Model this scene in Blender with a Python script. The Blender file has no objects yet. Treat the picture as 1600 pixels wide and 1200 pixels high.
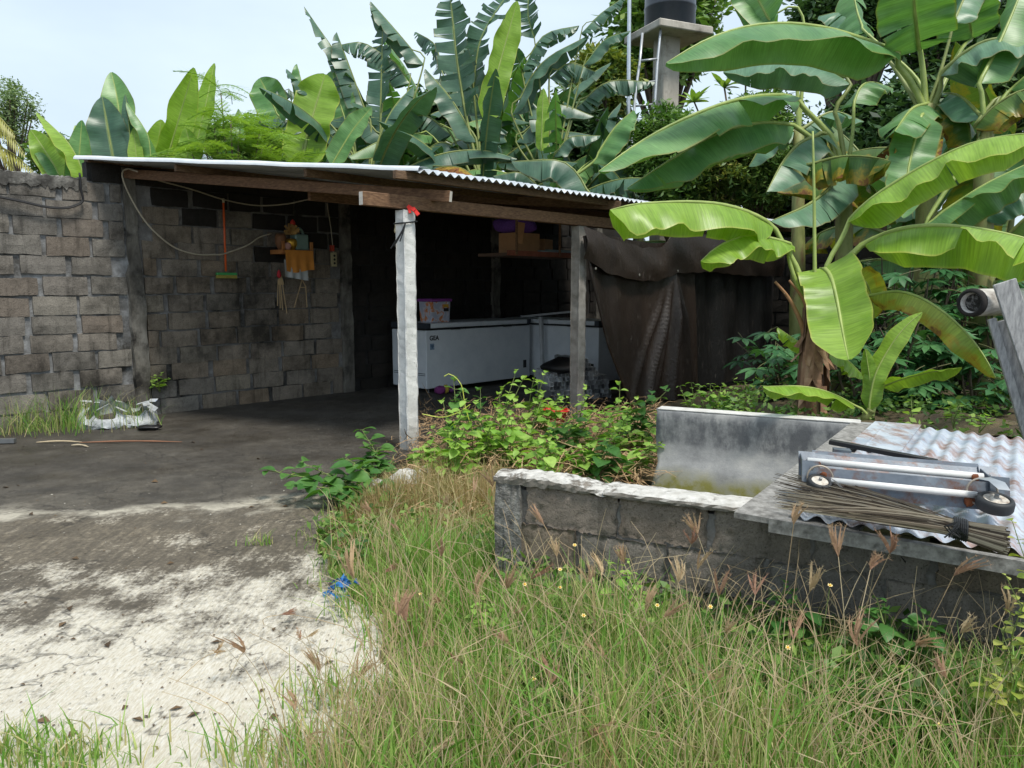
import bpy, bmesh, math, random
import numpy as np
from mathutils import Vector, Matrix

rnd = random.Random(7)
R = math.radians
scene = bpy.context.scene
C = scene.collection

# ------------------------------------------------------------------ camera
PITCH = R(7.34)
CAM_H = 1.5
cam_d = bpy.data.cameras.new('camera')
cam_d.sensor_width = 36.0
cam_d.lens = 36.0 * 1180 / 1600
cam_d.clip_start = 0.05
cam_d.clip_end = 2000
cam = bpy.data.objects.new('camera', cam_d)
C.objects.link(cam)
cam.location = (0, 0, CAM_H)
cam.rotation_euler = (R(90) - PITCH, 0, 0)
scene.camera = cam

# ------------------------------------------------------------------ sky and sun
SUN_EL, SUN_AZ = R(64), R(142)        # azimuth clockwise from +Y (right and a little behind the camera)
world = bpy.data.worlds.new('World')
scene.world = world
world.use_nodes = True
wn, wl = world.node_tree.nodes, world.node_tree.links
wn.clear()
w_out = wn.new('ShaderNodeOutputWorld')
w_bg = wn.new('ShaderNodeBackground')
w_bg.inputs['Strength'].default_value = 0.1
w_sky = wn.new('ShaderNodeTexSky')
w_sky.sky_type = 'NISHITA'
w_sky.sun_disc = False
w_sky.sun_elevation = SUN_EL
w_sky.sun_rotation = SUN_AZ
w_sky.dust_density = 3.0
w_tc = wn.new('ShaderNodeTexCoord')
w_map = wn.new('ShaderNodeMapping')
w_map.inputs['Scale'].default_value = (1.0, 1.0, 2.6)
w_noise = wn.new('ShaderNodeTexNoise')
w_noise.inputs['Scale'].default_value = 1.7
w_noise.inputs['Detail'].default_value = 5
w_noise.inputs['Roughness'].default_value = 0.55
w_ramp = wn.new('ShaderNodeValToRGB')
w_ramp.color_ramp.elements[0].position = 0.30
w_ramp.color_ramp.elements[0].color = (0.62, 0.62, 0.62, 1)
w_ramp.color_ramp.elements[1].position = 0.72
w_ramp.color_ramp.elements[1].color = (0.97, 0.97, 0.97, 1)
w_mix = wn.new('ShaderNodeMix')
w_mix.data_type = 'RGBA'
w_mix.inputs['B'].default_value = (5.9, 7.0, 7.9, 1)     # thin bright cloud
wl.new(w_tc.outputs['Generated'], w_map.inputs['Vector'])
wl.new(w_map.outputs['Vector'], w_noise.inputs['Vector'])
wl.new(w_noise.outputs['Fac'], w_ramp.inputs['Fac'])
wl.new(w_ramp.outputs['Color'], w_mix.inputs['Factor'])
wl.new(w_sky.outputs['Color'], w_mix.inputs['A'])
wl.new(w_mix.outputs['Result'], w_bg.inputs['Color'])
wl.new(w_bg.outputs['Background'], w_out.inputs['Surface'])

sun_d = bpy.data.lights.new('sun', 'SUN')
sun_d.energy = 2.6
sun_d.angle = R(12.0)
sun_d.color = (1.0, 0.95, 0.86)
sun = bpy.data.objects.new('sun', sun_d)
C.objects.link(sun)
sun_vec = Vector((math.cos(SUN_EL) * math.sin(SUN_AZ), math.cos(SUN_EL) * math.cos(SUN_AZ), math.sin(SUN_EL)))
sun.rotation_euler = (-sun_vec).to_track_quat('-Z', 'Y').to_euler()
sun.location = sun_vec * 30

vs = scene.view_settings
vs.view_transform = 'Standard'
vs.look = 'None'
vs.exposure = 0.55
vs.gamma = 1.0
vs.use_curve_mapping = False
scene.cycles.use_denoising = True
scene.cycles.max_bounces = 6
scene.cycles.diffuse_bounces = 3
scene.cycles.glossy_bounces = 2
scene.cycles.transmission_bounces = 3
scene.cycles.transparent_max_bounces = 4
scene.cycles.caustics_reflective = False
scene.cycles.caustics_refractive = False

# ------------------------------------------------------------------ geometry helpers
SP, CP = math.sin(PITCH), math.cos(PITCH)

def on_t(px, py, t):
    """world point seen at photo pixel (1600x1200) at optical depth t metres"""
    u, v = (px - 800) / 1180, (600 - py) / 1180
    return Vector((u * t, t * (CP + v * SP), CAM_H + t * (v * CP - SP)))

def on_z(px, py, z=0.0):
    v = (600 - py) / 1180
    t = (CAM_H - z) / (SP - v * CP)
    return on_t(px, py, t)

PW = {}          # world matrix of every parent

def _link(o, parent, M=None):
    C.objects.link(o)
    if parent is not None:
        o.parent = parent
        o.matrix_parent_inverse = PW[parent.name].inverted()
    PW[o.name] = M.copy() if M is not None else Matrix.Identity(4)
    if M is not None:
        o.matrix_basis = M
    return o

def tag(o, label=None, cat=None, group=None, kind=None):
    if label: o['label'] = label
    if cat: o['category'] = cat
    if group: o['group'] = group
    if kind: o['kind'] = kind
    return o

def thing(name, label, cat, loc, group=None):
    o = bpy.data.objects.new(name, None)
    o.empty_display_size = 0.1
    _link(o, None, Matrix.Translation(Vector(loc)))
    return tag(o, label, cat, group, 'thing')

def inst(name, mesh, parent, M):
    o = bpy.data.objects.new(name, mesh)
    return _link(o, parent, M)

def resample(pts, n):
    """smooth Catmull-Rom through pts, n samples evenly spaced"""
    P = [np.array(p, float) for p in pts]
    if len(P) == 2:
        return [Vector(P[0] + (P[1] - P[0]) * k / (n - 1)) for k in range(n)]
    Q = [2 * P[0] - P[1]] + P + [2 * P[-1] - P[-2]]
    dense = []
    for i in range(1, len(Q) - 2):
        for k in range(16):
            t = k / 16
            a, b, c, d = Q[i - 1], Q[i], Q[i + 1], Q[i + 2]
            dense.append(0.5 * ((2 * b) + (c - a) * t + (2 * a - 5 * b + 4 * c - d) * t * t + (3 * b - a - 3 * c + d) * t ** 3))
    dense.append(P[-1])
    D = np.array(dense)
    L = np.concatenate([[0], np.cumsum(np.linalg.norm(np.diff(D, axis=0), axis=1))])
    s = np.linspace(0, L[-1], n)
    return [Vector((np.interp(x, L, D[:, 0]), np.interp(x, L, D[:, 1]), np.interp(x, L, D[:, 2]))) for x in s]

class MB:
    def __init__(s):
        s.v, s.f, s.m, s.uv = [], [], [], {}
        s.mi = 0
    def add(s, vs, fs, uvs=None):
        b = len(s.v)
        s.v += [tuple(p) for p in vs]
        for f in fs:
            s.f.append(tuple(b + i for i in f)); s.m.append(s.mi)
        if uvs:
            for i, u in enumerate(uvs): s.uv[b + i] = u
        return s
    def box(s, c, size, ax=None, taper=1.0):
        """c centre, size full extents along axes ax (3 vectors)"""
        c = Vector(c)
        ax = ax or (Vector((1, 0, 0)), Vector((0, 1, 0)), Vector((0, 0, 1)))
        vs = []
        for k in (-1, 1):
            f = 1.0 if k < 0 else taper
            for j in (-1, 1):
                for i in (-1, 1):
                    vs.append(c + ax[0] * (i * size[0] / 2 * f) + ax[1] * (j * size[1] / 2 * f) + ax[2] * (k * size[2] / 2))
        return s.add(vs, [(0, 2, 3, 1), (4, 5, 7, 6), (0, 1, 5, 4), (2, 6, 7, 3), (0, 4, 6, 2), (1, 3, 7, 5)])
    def bar(s, a, b, w, h, up=(0, 0, 1)):
        """rectangular bar from a to b; w sideways, h along up"""
        a, b = Vector(a), Vector(b)
        d = (b - a); L = d.length; d.normalize()
        side = d.cross(Vector(up)).normalized(); u = side.cross(d).normalized()
        return s.box((a + b) / 2, (L, w, h), (d, side, u))
    def tube(s, path, r, n=6, cap=True):
        path = [Vector(p) for p in path]
        rr = r if hasattr(r, '__len__') else [r] * len(path)
        vs, prev = [], None
        for i, p in enumerate(path):
            t = (path[min(i + 1, len(path) - 1)] - path[max(i - 1, 0)])
            if t.length < 1e-9: t = Vector((0, 0, 1))
            t.normalize()
            if prev is None:
                a = t.cross(Vector((0, 0, 1)))
                if a.length < 0.1: a = t.cross(Vector((1, 0, 0)))
            else:
                a = prev - t * prev.dot(t)
            a.normalize(); prev = a
            b = t.cross(a)
            for k in range(n):
                an = 2 * math.pi * k / n
                vs.append(p + (a * math.cos(an) + b * math.sin(an)) * rr[i])
        fs = []
        for i in range(len(path) - 1):
            for k in range(n):
                fs.append((i * n + k, i * n + (k + 1) % n, (i + 1) * n + (k + 1) % n, (i + 1) * n + k))
        if cap:
            fs.append(tuple(range(n))[::-1]); fs.append(tuple(range((len(path) - 1) * n, len(path) * n)))
        return s.add(vs, fs)
    def grid(s, rows, uvs=None):
        n, m = len(rows), len(rows[0])
        vs = [p for r in rows for p in r]
        fs = [(i * m + j, i * m + j + 1, (i + 1) * m + j + 1, (i + 1) * m + j) for i in range(n - 1) for j in range(m - 1)]
        return s.add(vs, fs, [u for r in uvs for u in r] if uvs else None)
    def lathe(s, c, prof, n=24, ax=None, cap=True):
        """prof: list of (radius, height)"""
        c = Vector(c); ax = ax or (Vector((1, 0, 0)), Vector((0, 1, 0)), Vector((0, 0, 1)))
        vs = []
        for r, h in prof:
            for k in range(n):
                a = 2 * math.pi * k / n
                vs.append(c + ax[0] * (r * math.cos(a)) + ax[1] * (r * math.sin(a)) + ax[2] * h)
        fs = [(i * n + k, i * n + (k + 1) % n, (i + 1) * n + (k + 1) % n, (i + 1) * n + k) for i in range(len(prof) - 1) for k in range(n)]
        if cap:
            fs.append(tuple(range(n))[::-1]); fs.append(tuple(range((len(prof) - 1) * n, len(prof) * n)))
        return s.add(vs, fs)
    def mesh(s, name, mats, smooth=False):
        me = bpy.data.meshes.new(name)
        me.from_pydata(s.v, [], s.f)
        for m in (mats if isinstance(mats, (list, tuple)) else [mats]): me.materials.append(m)
        if any(s.m): me.polygons.foreach_set('material_index', s.m)
        if smooth: me.polygons.foreach_set('use_smooth', [True] * len(me.polygons))
        if s.uv:
            uvl = me.uv_layers.new(name='UVMap')
            li = np.zeros(len(me.loops), dtype=np.int32)
            me.loops.foreach_get('vertex_index', li)
            tab = np.zeros((len(s.v), 2), dtype=np.float32)
            for i, u in s.uv.items(): tab[i] = u
            uvl.data.foreach_set('uv', tab[li].ravel())
        me.update()
        return me
    def build(s, name, mats, parent=None, smooth=False):
        return _link(bpy.data.objects.new(name, s.mesh(name, mats, smooth)), parent)

def bevel_mesh(me, w=0.01, seg=2):
    bm = bmesh.new(); bm.from_mesh(me)
    bmesh.ops.bevel(bm, geom=bm.edges[:], offset=w, segments=seg, affect='EDGES', profile=0.6)
    bm.to_mesh(me); bm.free()
    return me

# ------------------------------------------------------------------ materials
def S(r, g, b):
    """sRGB 0-255 to linear"""
    f = lambda c: ((c / 255 + 0.055) / 1.055) ** 2.4 if c > 10 else c / 255 / 12.92
    return (f(r), f(g), f(b), 1)

class NT:
    def __init__(s, name):
        s.mat = bpy.data.materials.new(name); s.mat.use_nodes = True
        s.t = s.mat.node_tree; s.n = s.t.nodes; s.l = s.t.links
        s.n.clear()
        s.out = s.n.new('ShaderNodeOutputMaterial')
        s.b = s.n.new('ShaderNodeBsdfPrincipled')
        s.l.new(s.b.outputs[0], s.out.inputs['Surface'])
        g = s.n.new('ShaderNodeNewGeometry'); s.pos = g.outputs['Position']
    def mapping(s, scale=(1, 1, 1), rot=(0, 0, 0), loc=(0, 0, 0), src=None):
        m = s.n.new('ShaderNodeMapping')
        m.inputs['Scale'].default_value = scale; m.inputs['Rotation'].default_value = rot; m.inputs['Location'].default_value = loc
        s.l.new(src or s.pos, m.inputs['Vector']); return m.outputs[0]
    def noise(s, scale, detail=4, rough=0.6, vec=None, dist=0.0):
        n = s.n.new('ShaderNodeTexNoise')
        n.inputs['Scale'].default_value = scale; n.inputs['Detail'].default_value = detail
        n.inputs['Roughness'].default_value = rough; n.inputs['Distortion'].default_value = dist
        s.l.new(vec or s.pos, n.inputs['Vector']); return n.outputs['Fac']
    def voro(s, scale, vec=None, feature='F1', out='Distance'):
        n = s.n.new('ShaderNodeTexVoronoi'); n.feature = feature
        n.inputs['Scale'].default_value = scale
        s.l.new(vec or s.pos, n.inputs['Vector']); return n.outputs[out]
    def ramp(s, fac, stops):
        r = s.n.new('ShaderNodeValToRGB'); e = r.color_ramp.elements
        while len(e) < len(stops): e.new(0.5)
        for el, (p, c) in zip(e, stops):
            el.position = p; el.color = c if hasattr(c, '__len__') else (c, c, c, 1)
        s.l.new(fac, r.inputs['Fac']); return r.outputs['Color']
    def mix(s, fac, a, b, mode='MIX'):
        m = s.n.new('ShaderNodeMix'); m.data_type = 'RGBA'; m.blend_type = mode
        for sock, val in ((m.inputs['Factor'], fac), (m.inputs['A'], a), (m.inputs['B'], b)):
            if isinstance(val, bpy.types.NodeSocket): s.l.new(val, sock)
            elif hasattr(val, '__len__'): sock.default_value = val
            else: sock.default_value = val if sock.type == 'VALUE' else (val, val, val, 1)
        return m.outputs['Result']
    def math(s, op, a, b=0.0, clamp=False):
        m = s.n.new('ShaderNodeMath'); m.operation = op; m.use_clamp = clamp
        for sock, val in ((m.inputs[0], a), (m.inputs[1], b)):
            if isinstance(val, bpy.types.NodeSocket): s.l.new(val, sock)
            else: sock.default_value = val
        return m.outputs[0]
    def sep(s, vec):
        m = s.n.new('ShaderNodeSeparateXYZ'); s.l.new(vec, m.inputs[0]); return m.outputs
    def attr(s, name):
        m = s.n.new('ShaderNodeAttribute'); m.attribute_name = name; return m.outputs['Fac']
    def objrand(s):
        return s.n.new('ShaderNodeObjectInfo').outputs['Random']
    def uv(s):
        return s.n.new('ShaderNodeTexCoord').outputs['UV']
    def bump(s, h, strength=0.4, dist=0.01, prev=None):
        b = s.n.new('ShaderNodeBump'); b.inputs['Strength'].default_value = strength; b.inputs['Distance'].default_value = dist
        s.l.new(h, b.inputs['Height'])
        if prev: s.l.new(prev, b.inputs['Normal'])
        s.l.new(b.outputs[0], s.b.inputs['Normal']); return b.outputs[0]
    def set(s, **kw):
        for k, v in kw.items():
            sock = s.b.inputs[k.replace('_', ' ')]
            if isinstance(v, bpy.types.NodeSocket): s.l.new(v, sock)
            else: sock.default_value = v
        return s
    def translucent(s, col, fac):
        tr = s.n.new('ShaderNodeBsdfTranslucent'); mx = s.n.new('ShaderNodeMixShader')
        if isinstance(col, bpy.types.NodeSocket): s.l.new(col, tr.inputs[0])
        else: tr.inputs[0].default_value = col
        mx.inputs[0].default_value = fac
        s.l.new(s.b.outputs[0], mx.inputs[1]); s.l.new(tr.outputs[0], mx.inputs[2])
        s.l.new(mx.outputs[0], s.out.inputs['Surface'])

def simple(name, cols, scale=6, rough=0.7, bump=0.3, bscale=40, metal=0.0, stretch=(1, 1, 1), dirt=None, dscale=3, bdist=0.004, rot=(0, 0, 0), spec=0.5):
    n = NT(name)
    vec = n.mapping(stretch, rot)
    f = n.noise(scale, 6, 0.65, vec)
    k = len(cols)
    col = n.ramp(f, [(0.3 + 0.4 * i / max(1, k - 1), c) for i, c in enumerate(cols)])
    if dirt:
        d = n.ramp(n.noise(dscale, 6, 0.7), [(0.5, 0.0), (0.66, 1.0)])
        col = n.mix(d, col, dirt)
    n.set(Base_Color=col, Roughness=rough, Metallic=metal, Specular_IOR_Level=spec)
    if bump: n.bump(n.noise(bscale, 4, 0.6, vec), bump, bdist)
    return n.mat
# ------------------------------------------------------------------ wall frame: s along the long wall, d out of it
W0 = Vector((-4.27, 8.5, 0)); WA = Vector((0.69, 0.724, 0)).normalized(); WN = Vector((WA.y, -WA.x, 0)); UP = Vector((0, 0, 1))
def wp(s, d, z): return W0 + WA * s + WN * d + UP * z
def on_plane(px, py, d):
    o = Vector((0, 0, CAM_H)); r = on_t(px, py, 1.0) - o
    t = (d - (o - W0).dot(WN)) / r.dot(WN)
    return o + r * t
def s_of(p): return (Vector(p) - W0).dot(WA)
def d_of(p): return (Vector(p) - W0).dot(WN)

# ------------------------------------------------------------------ ground
n = NT('soil')
c = n.ramp(n.noise(3.0, 8, 0.7), [(0.3, S(52, 44, 34)), (0.5, S(84, 74, 54)), (0.7, S(112, 100, 74))])
n.set(Base_Color=c, Roughness=0.95); n.bump(n.noise(30, 6, 0.7), 0.8, 0.03)
MAT_SOIL = n.mat
g = MB(); g.add([(-300, -60, 0), (300, -60, 0), (300, 500, 0), (-300, 500, 0)], [(0, 1, 2, 3)])
tag(g.build('ground', MAT_SOIL), kind='structure')

n = NT('stained_concrete')
xyz = n.sep(n.pos)
warp = n.math('MULTIPLY', n.math('SUBTRACT', n.noise(1.6, 5, 0.6), 0.5), 1.3)
fine = n.math('MULTIPLY', n.math('SUBTRACT', n.noise(14, 6, 0.75), 0.5), 0.22)
yy = n.math('ADD', n.math('SUBTRACT', xyz[1], n.math('MULTIPLY', xyz[0], 0.2)), n.math('ADD', warp, fine))     # warped distance up the yard
drain = n.mapping((16, 3.2, 1), (0, 0, R(-9)))
streak = n.math('ADD', n.math('MULTIPLY', n.noise(1.5, 8, 0.75, drain, 0.8), 0.5), n.math('MULTIPLY', n.noise(3.4, 8, 0.7), 0.35))
grit = n.math('MULTIPLY', n.math('SUBTRACT', n.noise(34, 5, 0.8), 0.5), 0.55)
streak = n.math('ADD', n.math('ADD', streak, 0.075), grit)
blot = n.noise(1.7, 9, 0.68)
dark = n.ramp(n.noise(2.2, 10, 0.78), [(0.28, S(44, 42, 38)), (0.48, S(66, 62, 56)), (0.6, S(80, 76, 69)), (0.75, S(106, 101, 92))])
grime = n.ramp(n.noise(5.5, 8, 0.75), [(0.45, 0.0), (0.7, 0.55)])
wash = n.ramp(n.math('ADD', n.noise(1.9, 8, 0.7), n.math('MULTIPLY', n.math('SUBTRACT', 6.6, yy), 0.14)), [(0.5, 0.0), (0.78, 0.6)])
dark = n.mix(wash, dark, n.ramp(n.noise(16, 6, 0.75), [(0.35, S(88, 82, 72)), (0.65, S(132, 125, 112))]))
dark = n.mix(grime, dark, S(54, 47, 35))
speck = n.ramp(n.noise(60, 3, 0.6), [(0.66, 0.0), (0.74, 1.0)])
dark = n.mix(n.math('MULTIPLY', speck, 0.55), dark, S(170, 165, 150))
brown = n.ramp(streak, [(0.34, S(66, 60, 51)), (0.5, S(98, 90, 77)), (0.6, S(128, 118, 101)), (0.72, S(168, 157, 134))])
chalk = n.ramp(n.noise(9, 6, 0.7, drain), [(0.3, S(182, 171, 148)), (0.5, S(210, 203, 187)), (0.7, S(224, 221, 213))])
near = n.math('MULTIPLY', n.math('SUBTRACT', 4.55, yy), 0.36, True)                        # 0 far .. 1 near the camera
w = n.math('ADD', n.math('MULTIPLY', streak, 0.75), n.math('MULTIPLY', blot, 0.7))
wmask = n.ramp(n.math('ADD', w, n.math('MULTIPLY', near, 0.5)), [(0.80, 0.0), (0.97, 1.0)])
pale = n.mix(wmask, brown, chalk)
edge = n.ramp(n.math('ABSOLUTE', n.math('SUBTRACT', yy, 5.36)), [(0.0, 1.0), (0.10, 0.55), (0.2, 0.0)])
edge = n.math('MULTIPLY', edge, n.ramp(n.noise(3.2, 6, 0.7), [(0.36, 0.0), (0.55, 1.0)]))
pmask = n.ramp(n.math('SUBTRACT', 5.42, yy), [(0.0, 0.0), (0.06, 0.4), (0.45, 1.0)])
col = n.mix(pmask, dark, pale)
col = n.mix(n.math('MULTIPLY', edge, 0.85), col, S(200, 193, 176))
crack = n.ramp(n.math('ABSOLUTE', n.math('SUBTRACT', n.noise(0.75, 6, 0.55, None, 0.4), 0.5)), [(0.0, 1.0), (0.0045, 0.0)])
col = n.mix(n.math('MULTIPLY', crack, 0.7), col, S(40, 36, 31))
rough = n.ramp(n.noise(1.3, 5, 0.6), [(0.35, 0.42), (0.6, 0.85)])
n.set(Base_Color=col, Roughness=rough)
n.bump(n.math('ADD', n.noise(42, 7, 0.8), n.math('MULTIPLY', n.noise(5, 6, 0.6, drain), 1.0)), 0.8, 0.016)
MAT_YARD = n.mat
# the outline of the poured slab: grass edge, then the shed floor out to the walls
edge_px = [(-40, 1400), (200, 1400), (370, 1310), (500, 1200), (605, 1080), (600, 965), (520, 905), (490, 845), (540, 795), (600, 735), (650, 712)]
ring = [Vector((p.x, p.y, 0)) for p in (on_z(x, y, 0.02) for x, y in edge_px)]
ring += [wp(1.3, 3.3, 0), wp(3.6, 3.35, 0), wp(8.8, 3.5, 0), wp(9.3, 0.0, 0), wp(-2.0, 0.0, 0), wp(-6, 0.0, 0), Vector((-9, 3, 0)), Vector((-6, 1, 0))]
rough_ring = []
for i, p in enumerate(ring):
    q = ring[(i + 1) % len(ring)]
    k = max(1, int((q - p).length / 0.12)) if i < len(edge_px) else 1
    for j in range(k):
        x = p.lerp(q, j / k)
        if k > 1: x += Vector((rnd.uniform(-.035, .035), rnd.uniform(-.035, .035), 0))
        rough_ring.append(x)
g = MB(); m_ = len(rough_ring)
g.add([(p.x, p.y, 0.03) for p in rough_ring] + [(p.x, p.y, -0.05) for p in rough_ring],
      [tuple(range(m_))] + [(i, i + m_, (i + 1) % m_ + m_, (i + 1) % m_) for i in range(m_)])
tag(g.build('concrete_yard', MAT_YARD), kind='structure')
FLOOR = 0.03

# ------------------------------------------------------------------ masonry materials
def block_material(name, pal, mould, mcol=S(26, 25, 23), pits=95):
    n = NT(name)
    base = n.ramp(n.objrand(), [(i / (len(pal) - 1), c) for i, c in enumerate(pal)])
    v = n.ramp(n.noise(7, 7, 0.75), [(0.25, 0.62), (0.5, 1.0), (0.75, 1.32)])
    col = n.mix(1.0, base, v, 'MULTIPLY')
    smear = n.ramp(n.noise(4.5, 7, 0.75, n.mapping((1, 1, 1.8))), [(0.56, 0.0), (0.66, 0.5)])
    col = n.mix(smear, col, n.mix(1.0, base, 1.25, 'MULTIPLY'))
    drip = n.ramp(n.noise(2.6, 7, 0.7, n.mapping((3.2, 3.2, 0.35))), [(0.52, 0.0), (0.68, 0.55)])
    col = n.mix(drip, col, mcol)
    grain = n.noise(pits, 5, 0.75)
    col = n.mix(n.ramp(grain, [(0.3, 0.85), (0.47, 0.0)]), col, S(24, 22, 19))
    st = n.ramp(n.noise(1.0, 8, 0.72), [(0.50, 0.0), (0.66, mould)])
    col = n.mix(st, col, mcol)
    n.set(Base_Color=col, Roughness=0.95, Specular_IOR_Level=0.2)
    b = n.bump(n.noise(pits * 0.6, 5, 0.8), 0.9, 0.012)
    return n.mat
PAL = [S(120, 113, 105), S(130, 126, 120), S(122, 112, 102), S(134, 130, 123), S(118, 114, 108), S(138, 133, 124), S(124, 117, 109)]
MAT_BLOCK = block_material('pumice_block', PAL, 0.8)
MAT_BLOCK_SHADE = block_material('shaded_mouldy_block', [S(46, 43, 39), S(52, 49, 46), S(56, 51, 46), S(48, 46, 44)], 0.8)  # dark copy of the block: shade put into the colour, plus mould
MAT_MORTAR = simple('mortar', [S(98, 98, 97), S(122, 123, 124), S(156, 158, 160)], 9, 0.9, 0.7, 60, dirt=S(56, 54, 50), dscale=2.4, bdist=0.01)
MAT_MORTAR_SHADE = simple('shaded_mortar', [S(28, 27, 26), S(38, 37, 36), S(52, 51, 50)], 7, 0.9, 0.7, 60, bdist=0.01)  # mortar colour darkened to stand for shade
MAT_PILLAR = simple('weathered_concrete', [S(66, 62, 56), S(106, 102, 94), S(138, 134, 126)], 5, 0.9, 0.7, 50, dirt=S(36, 33, 29), dscale=2.2, bdist=0.012, stretch=(1, 1, 0.4))

def block_mesh(name, L, H, T, nx, nz, jit, m, seed):
    """a block: front face a rough grid facing -Y of its own frame, x along the course"""
    r = random.Random(seed); b = MB()
    rows = []
    for k in range(nz + 1):
        row = []
        for i in range(nx + 1):
            e = (i in (0, nx)) or (k in (0, nz))
            x = -L / 2 + L * i / nx + (r.uniform(-jit, jit) * (1.0 if i in (0, nx) else 2.0))
            z = -H / 2 + H * k / nz + (r.uniform(-jit, jit) * (1.0 if k in (0, nz) else 1.5))
            y = r.uniform(-jit, jit) * 0.5 + (jit * 0.7 if e else 0)
            row.append((x, y, z))
        rows.append(row)
    b.grid(rows)
    w = nx + 1
    loop = [i for i in range(w)] + [k * w + nx for k in range(1, nz + 1)] + [nz * w + i for i in range(nx - 1, -1, -1)] + [k * w for k in range(nz - 1, 0, -1)]
    back = []
    for i in loop:
        x, y, z = b.v[i]; b.v.append((x, T, z)); back.append(len(b.v) - 1)
    for a in range(len(loop)):
        c2 = (a + 1) % len(loop)
        b.f.append((loop[a], back[a], back[c2], loop[c2])[::-1]); b.m.append(0)
    return b.mesh(name, m)
def frame_matrix(p, xdir, face):
    """object frame: x along the wall, -y facing out (face), z up"""
    M = Matrix.Identity(4)
    for i in range(3):
        M[i][0] = xdir[i]; M[i][1] = -face[i]; M[i][2] = UP[i]; M[i][3] = p[i]
    return M
BV = [block_mesh('block', 0.415, 0.186, 0.05, 5, 2, 0.006, MAT_BLOCK, k) for k in range(7)]
MAT_BLOCK_MID = block_material('mouldy_roofed_block', [S(130, 119, 105), S(138, 129, 118), S(136, 120, 102), S(124, 117, 108), S(142, 132, 117)], 0.8)  # browner block for the stretch under the roof
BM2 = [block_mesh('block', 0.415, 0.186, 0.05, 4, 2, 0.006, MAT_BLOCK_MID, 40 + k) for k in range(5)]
BS = [block_mesh('block', 0.415, 0.186, 0.05, 3, 2, 0.006, MAT_BLOCK_SHADE, 20 + k) for k in range(5)]

def masonry(parent, origin, xdir, face, s0, s1, courses, ch, sheds, seed, spans, meshes, shade_set, nominal=0.475):
    r = random.Random(seed)
    for c_ in range(courses):
        z = (c_ + 0.5) * ch
        s = s0 - (0.24 if c_ % 2 else 0.0) + r.uniform(-.06, .06)
        while s < s1 - 0.05:
            L = 0.415 * r.uniform(0.93, 1.06)
            a, b = s, s + L
            for x0, x1 in spans:                      # keep clear of pillars
                if a < x1 and b > x0:
                    if (a + b) / 2 < (x0 + x1) / 2: b = x0 - 0.008
                    else: a = x1 + 0.008
            a = max(a, s0); b = min(b, s1)
            if b - a > 0.08:
                x_ = (a + b) / 2
                pick = shade_set if x_ > sheds else meshes  # deep in the shed the block colour itself carries the shade
                if meshes is BV and x_ <= sheds and x_ > -0.1 + 0.6 * r.random():      # mould and painted-in roof shade, growing towards the roofed end and the top
                    pick = shade_set if r.random() * .35 + .4 < 0.1 * x_ + 0.5 * max(0, z - 1.35) else BM2
                me = r.choice(pick)
                p = Vector(origin) + Vector(xdir) * ((a + b) / 2) + UP * (z + r.uniform(-.006, .006) + 0.012 * math.sin(s * 0.9 + c_)) + Vector(face) * r.uniform(-0.004, 0.007)
                M = frame_matrix(p, xdir, face) @ Matrix.Rotation(r.uniform(-.008, .008), 4, 'Y') @ Matrix.Diagonal((( b - a) / 0.415, 1, ch / 0.2 * r.uniform(.96, 1.04), 1))
                inst('block', me, parent, M)
            s += L + r.choice((0.035, 0.05, 0.065))

# ------------------------------------------------------------------ the long block wall
WALL_H = 2.62
wall = thing('block_wall', 'long weathered grey block wall running behind the lean-to shed', 'wall', wp(0, 0, 0))
m = MB(); m.box(wp(-1.45, -0.09, WALL_H / 2), (3.1, 0.14, WALL_H), (WA, WN, UP)); m.build('mortar_core', MAT_MORTAR, wall)
m = MB(); m.box(wp(1.5, -0.09, WALL_H / 2), (2.8, 0.14, WALL_H), (WA, WN, UP)); m.build('mortar_core', simple('stained_mortar', [S(96, 94, 91), S(114, 112, 110), S(138, 137, 136)], 9, 0.9, 0.7, 60, dirt=S(40, 38, 35), dscale=1.6, bdist=0.01), wall)
m = MB(); m.box(wp(6.18, -0.091, 1.41), (6.5, 0.14, 2.82), (WA, WN, UP)); m.build('mortar_core', MAT_MORTAR_SHADE, wall)
m = MB(); m.box(wp(1.28, -0.09, WALL_H + 0.1), (3.26, 0.139, 0.199), (WA, WN, UP)); m.build('mortar_core', MAT_MORTAR_SHADE, wall)
PILL = [(-0.02, 0.16), (2.76, 2.94), (5.7, 5.88), (8.5, 8.68)]
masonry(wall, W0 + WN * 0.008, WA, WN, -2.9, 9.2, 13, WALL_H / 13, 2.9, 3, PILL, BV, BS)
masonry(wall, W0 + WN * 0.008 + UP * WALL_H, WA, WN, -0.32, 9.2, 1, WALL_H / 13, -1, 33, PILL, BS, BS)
for k, (a, b) in enumerate(PILL):
    pm = MB(); rows = []
    rr = random.Random(50 + k)
    H = WALL_H + 0.18
    for i in range(25):
        z = H * i / 24
        o = rr.uniform(-.012, .012); e = rr.uniform(-.012, .012); dp = 0.035 + rr.uniform(-.008, .008)
        if k == 0 and z > 1.75: dp -= 0.03; o += 0.02; e -= 0.015                # broken off above
        rows.append([wp(a + o, -0.03, z), wp(a + o + .012, dp, z), wp((a + b) / 2 + o, dp + rr.uniform(-.006, .006), z), wp(b + e - .012, dp, z), wp(b + e, -0.03, z)])
    pm.grid(rows); pm.build('pillar', MAT_PILLAR, wall)
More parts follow.
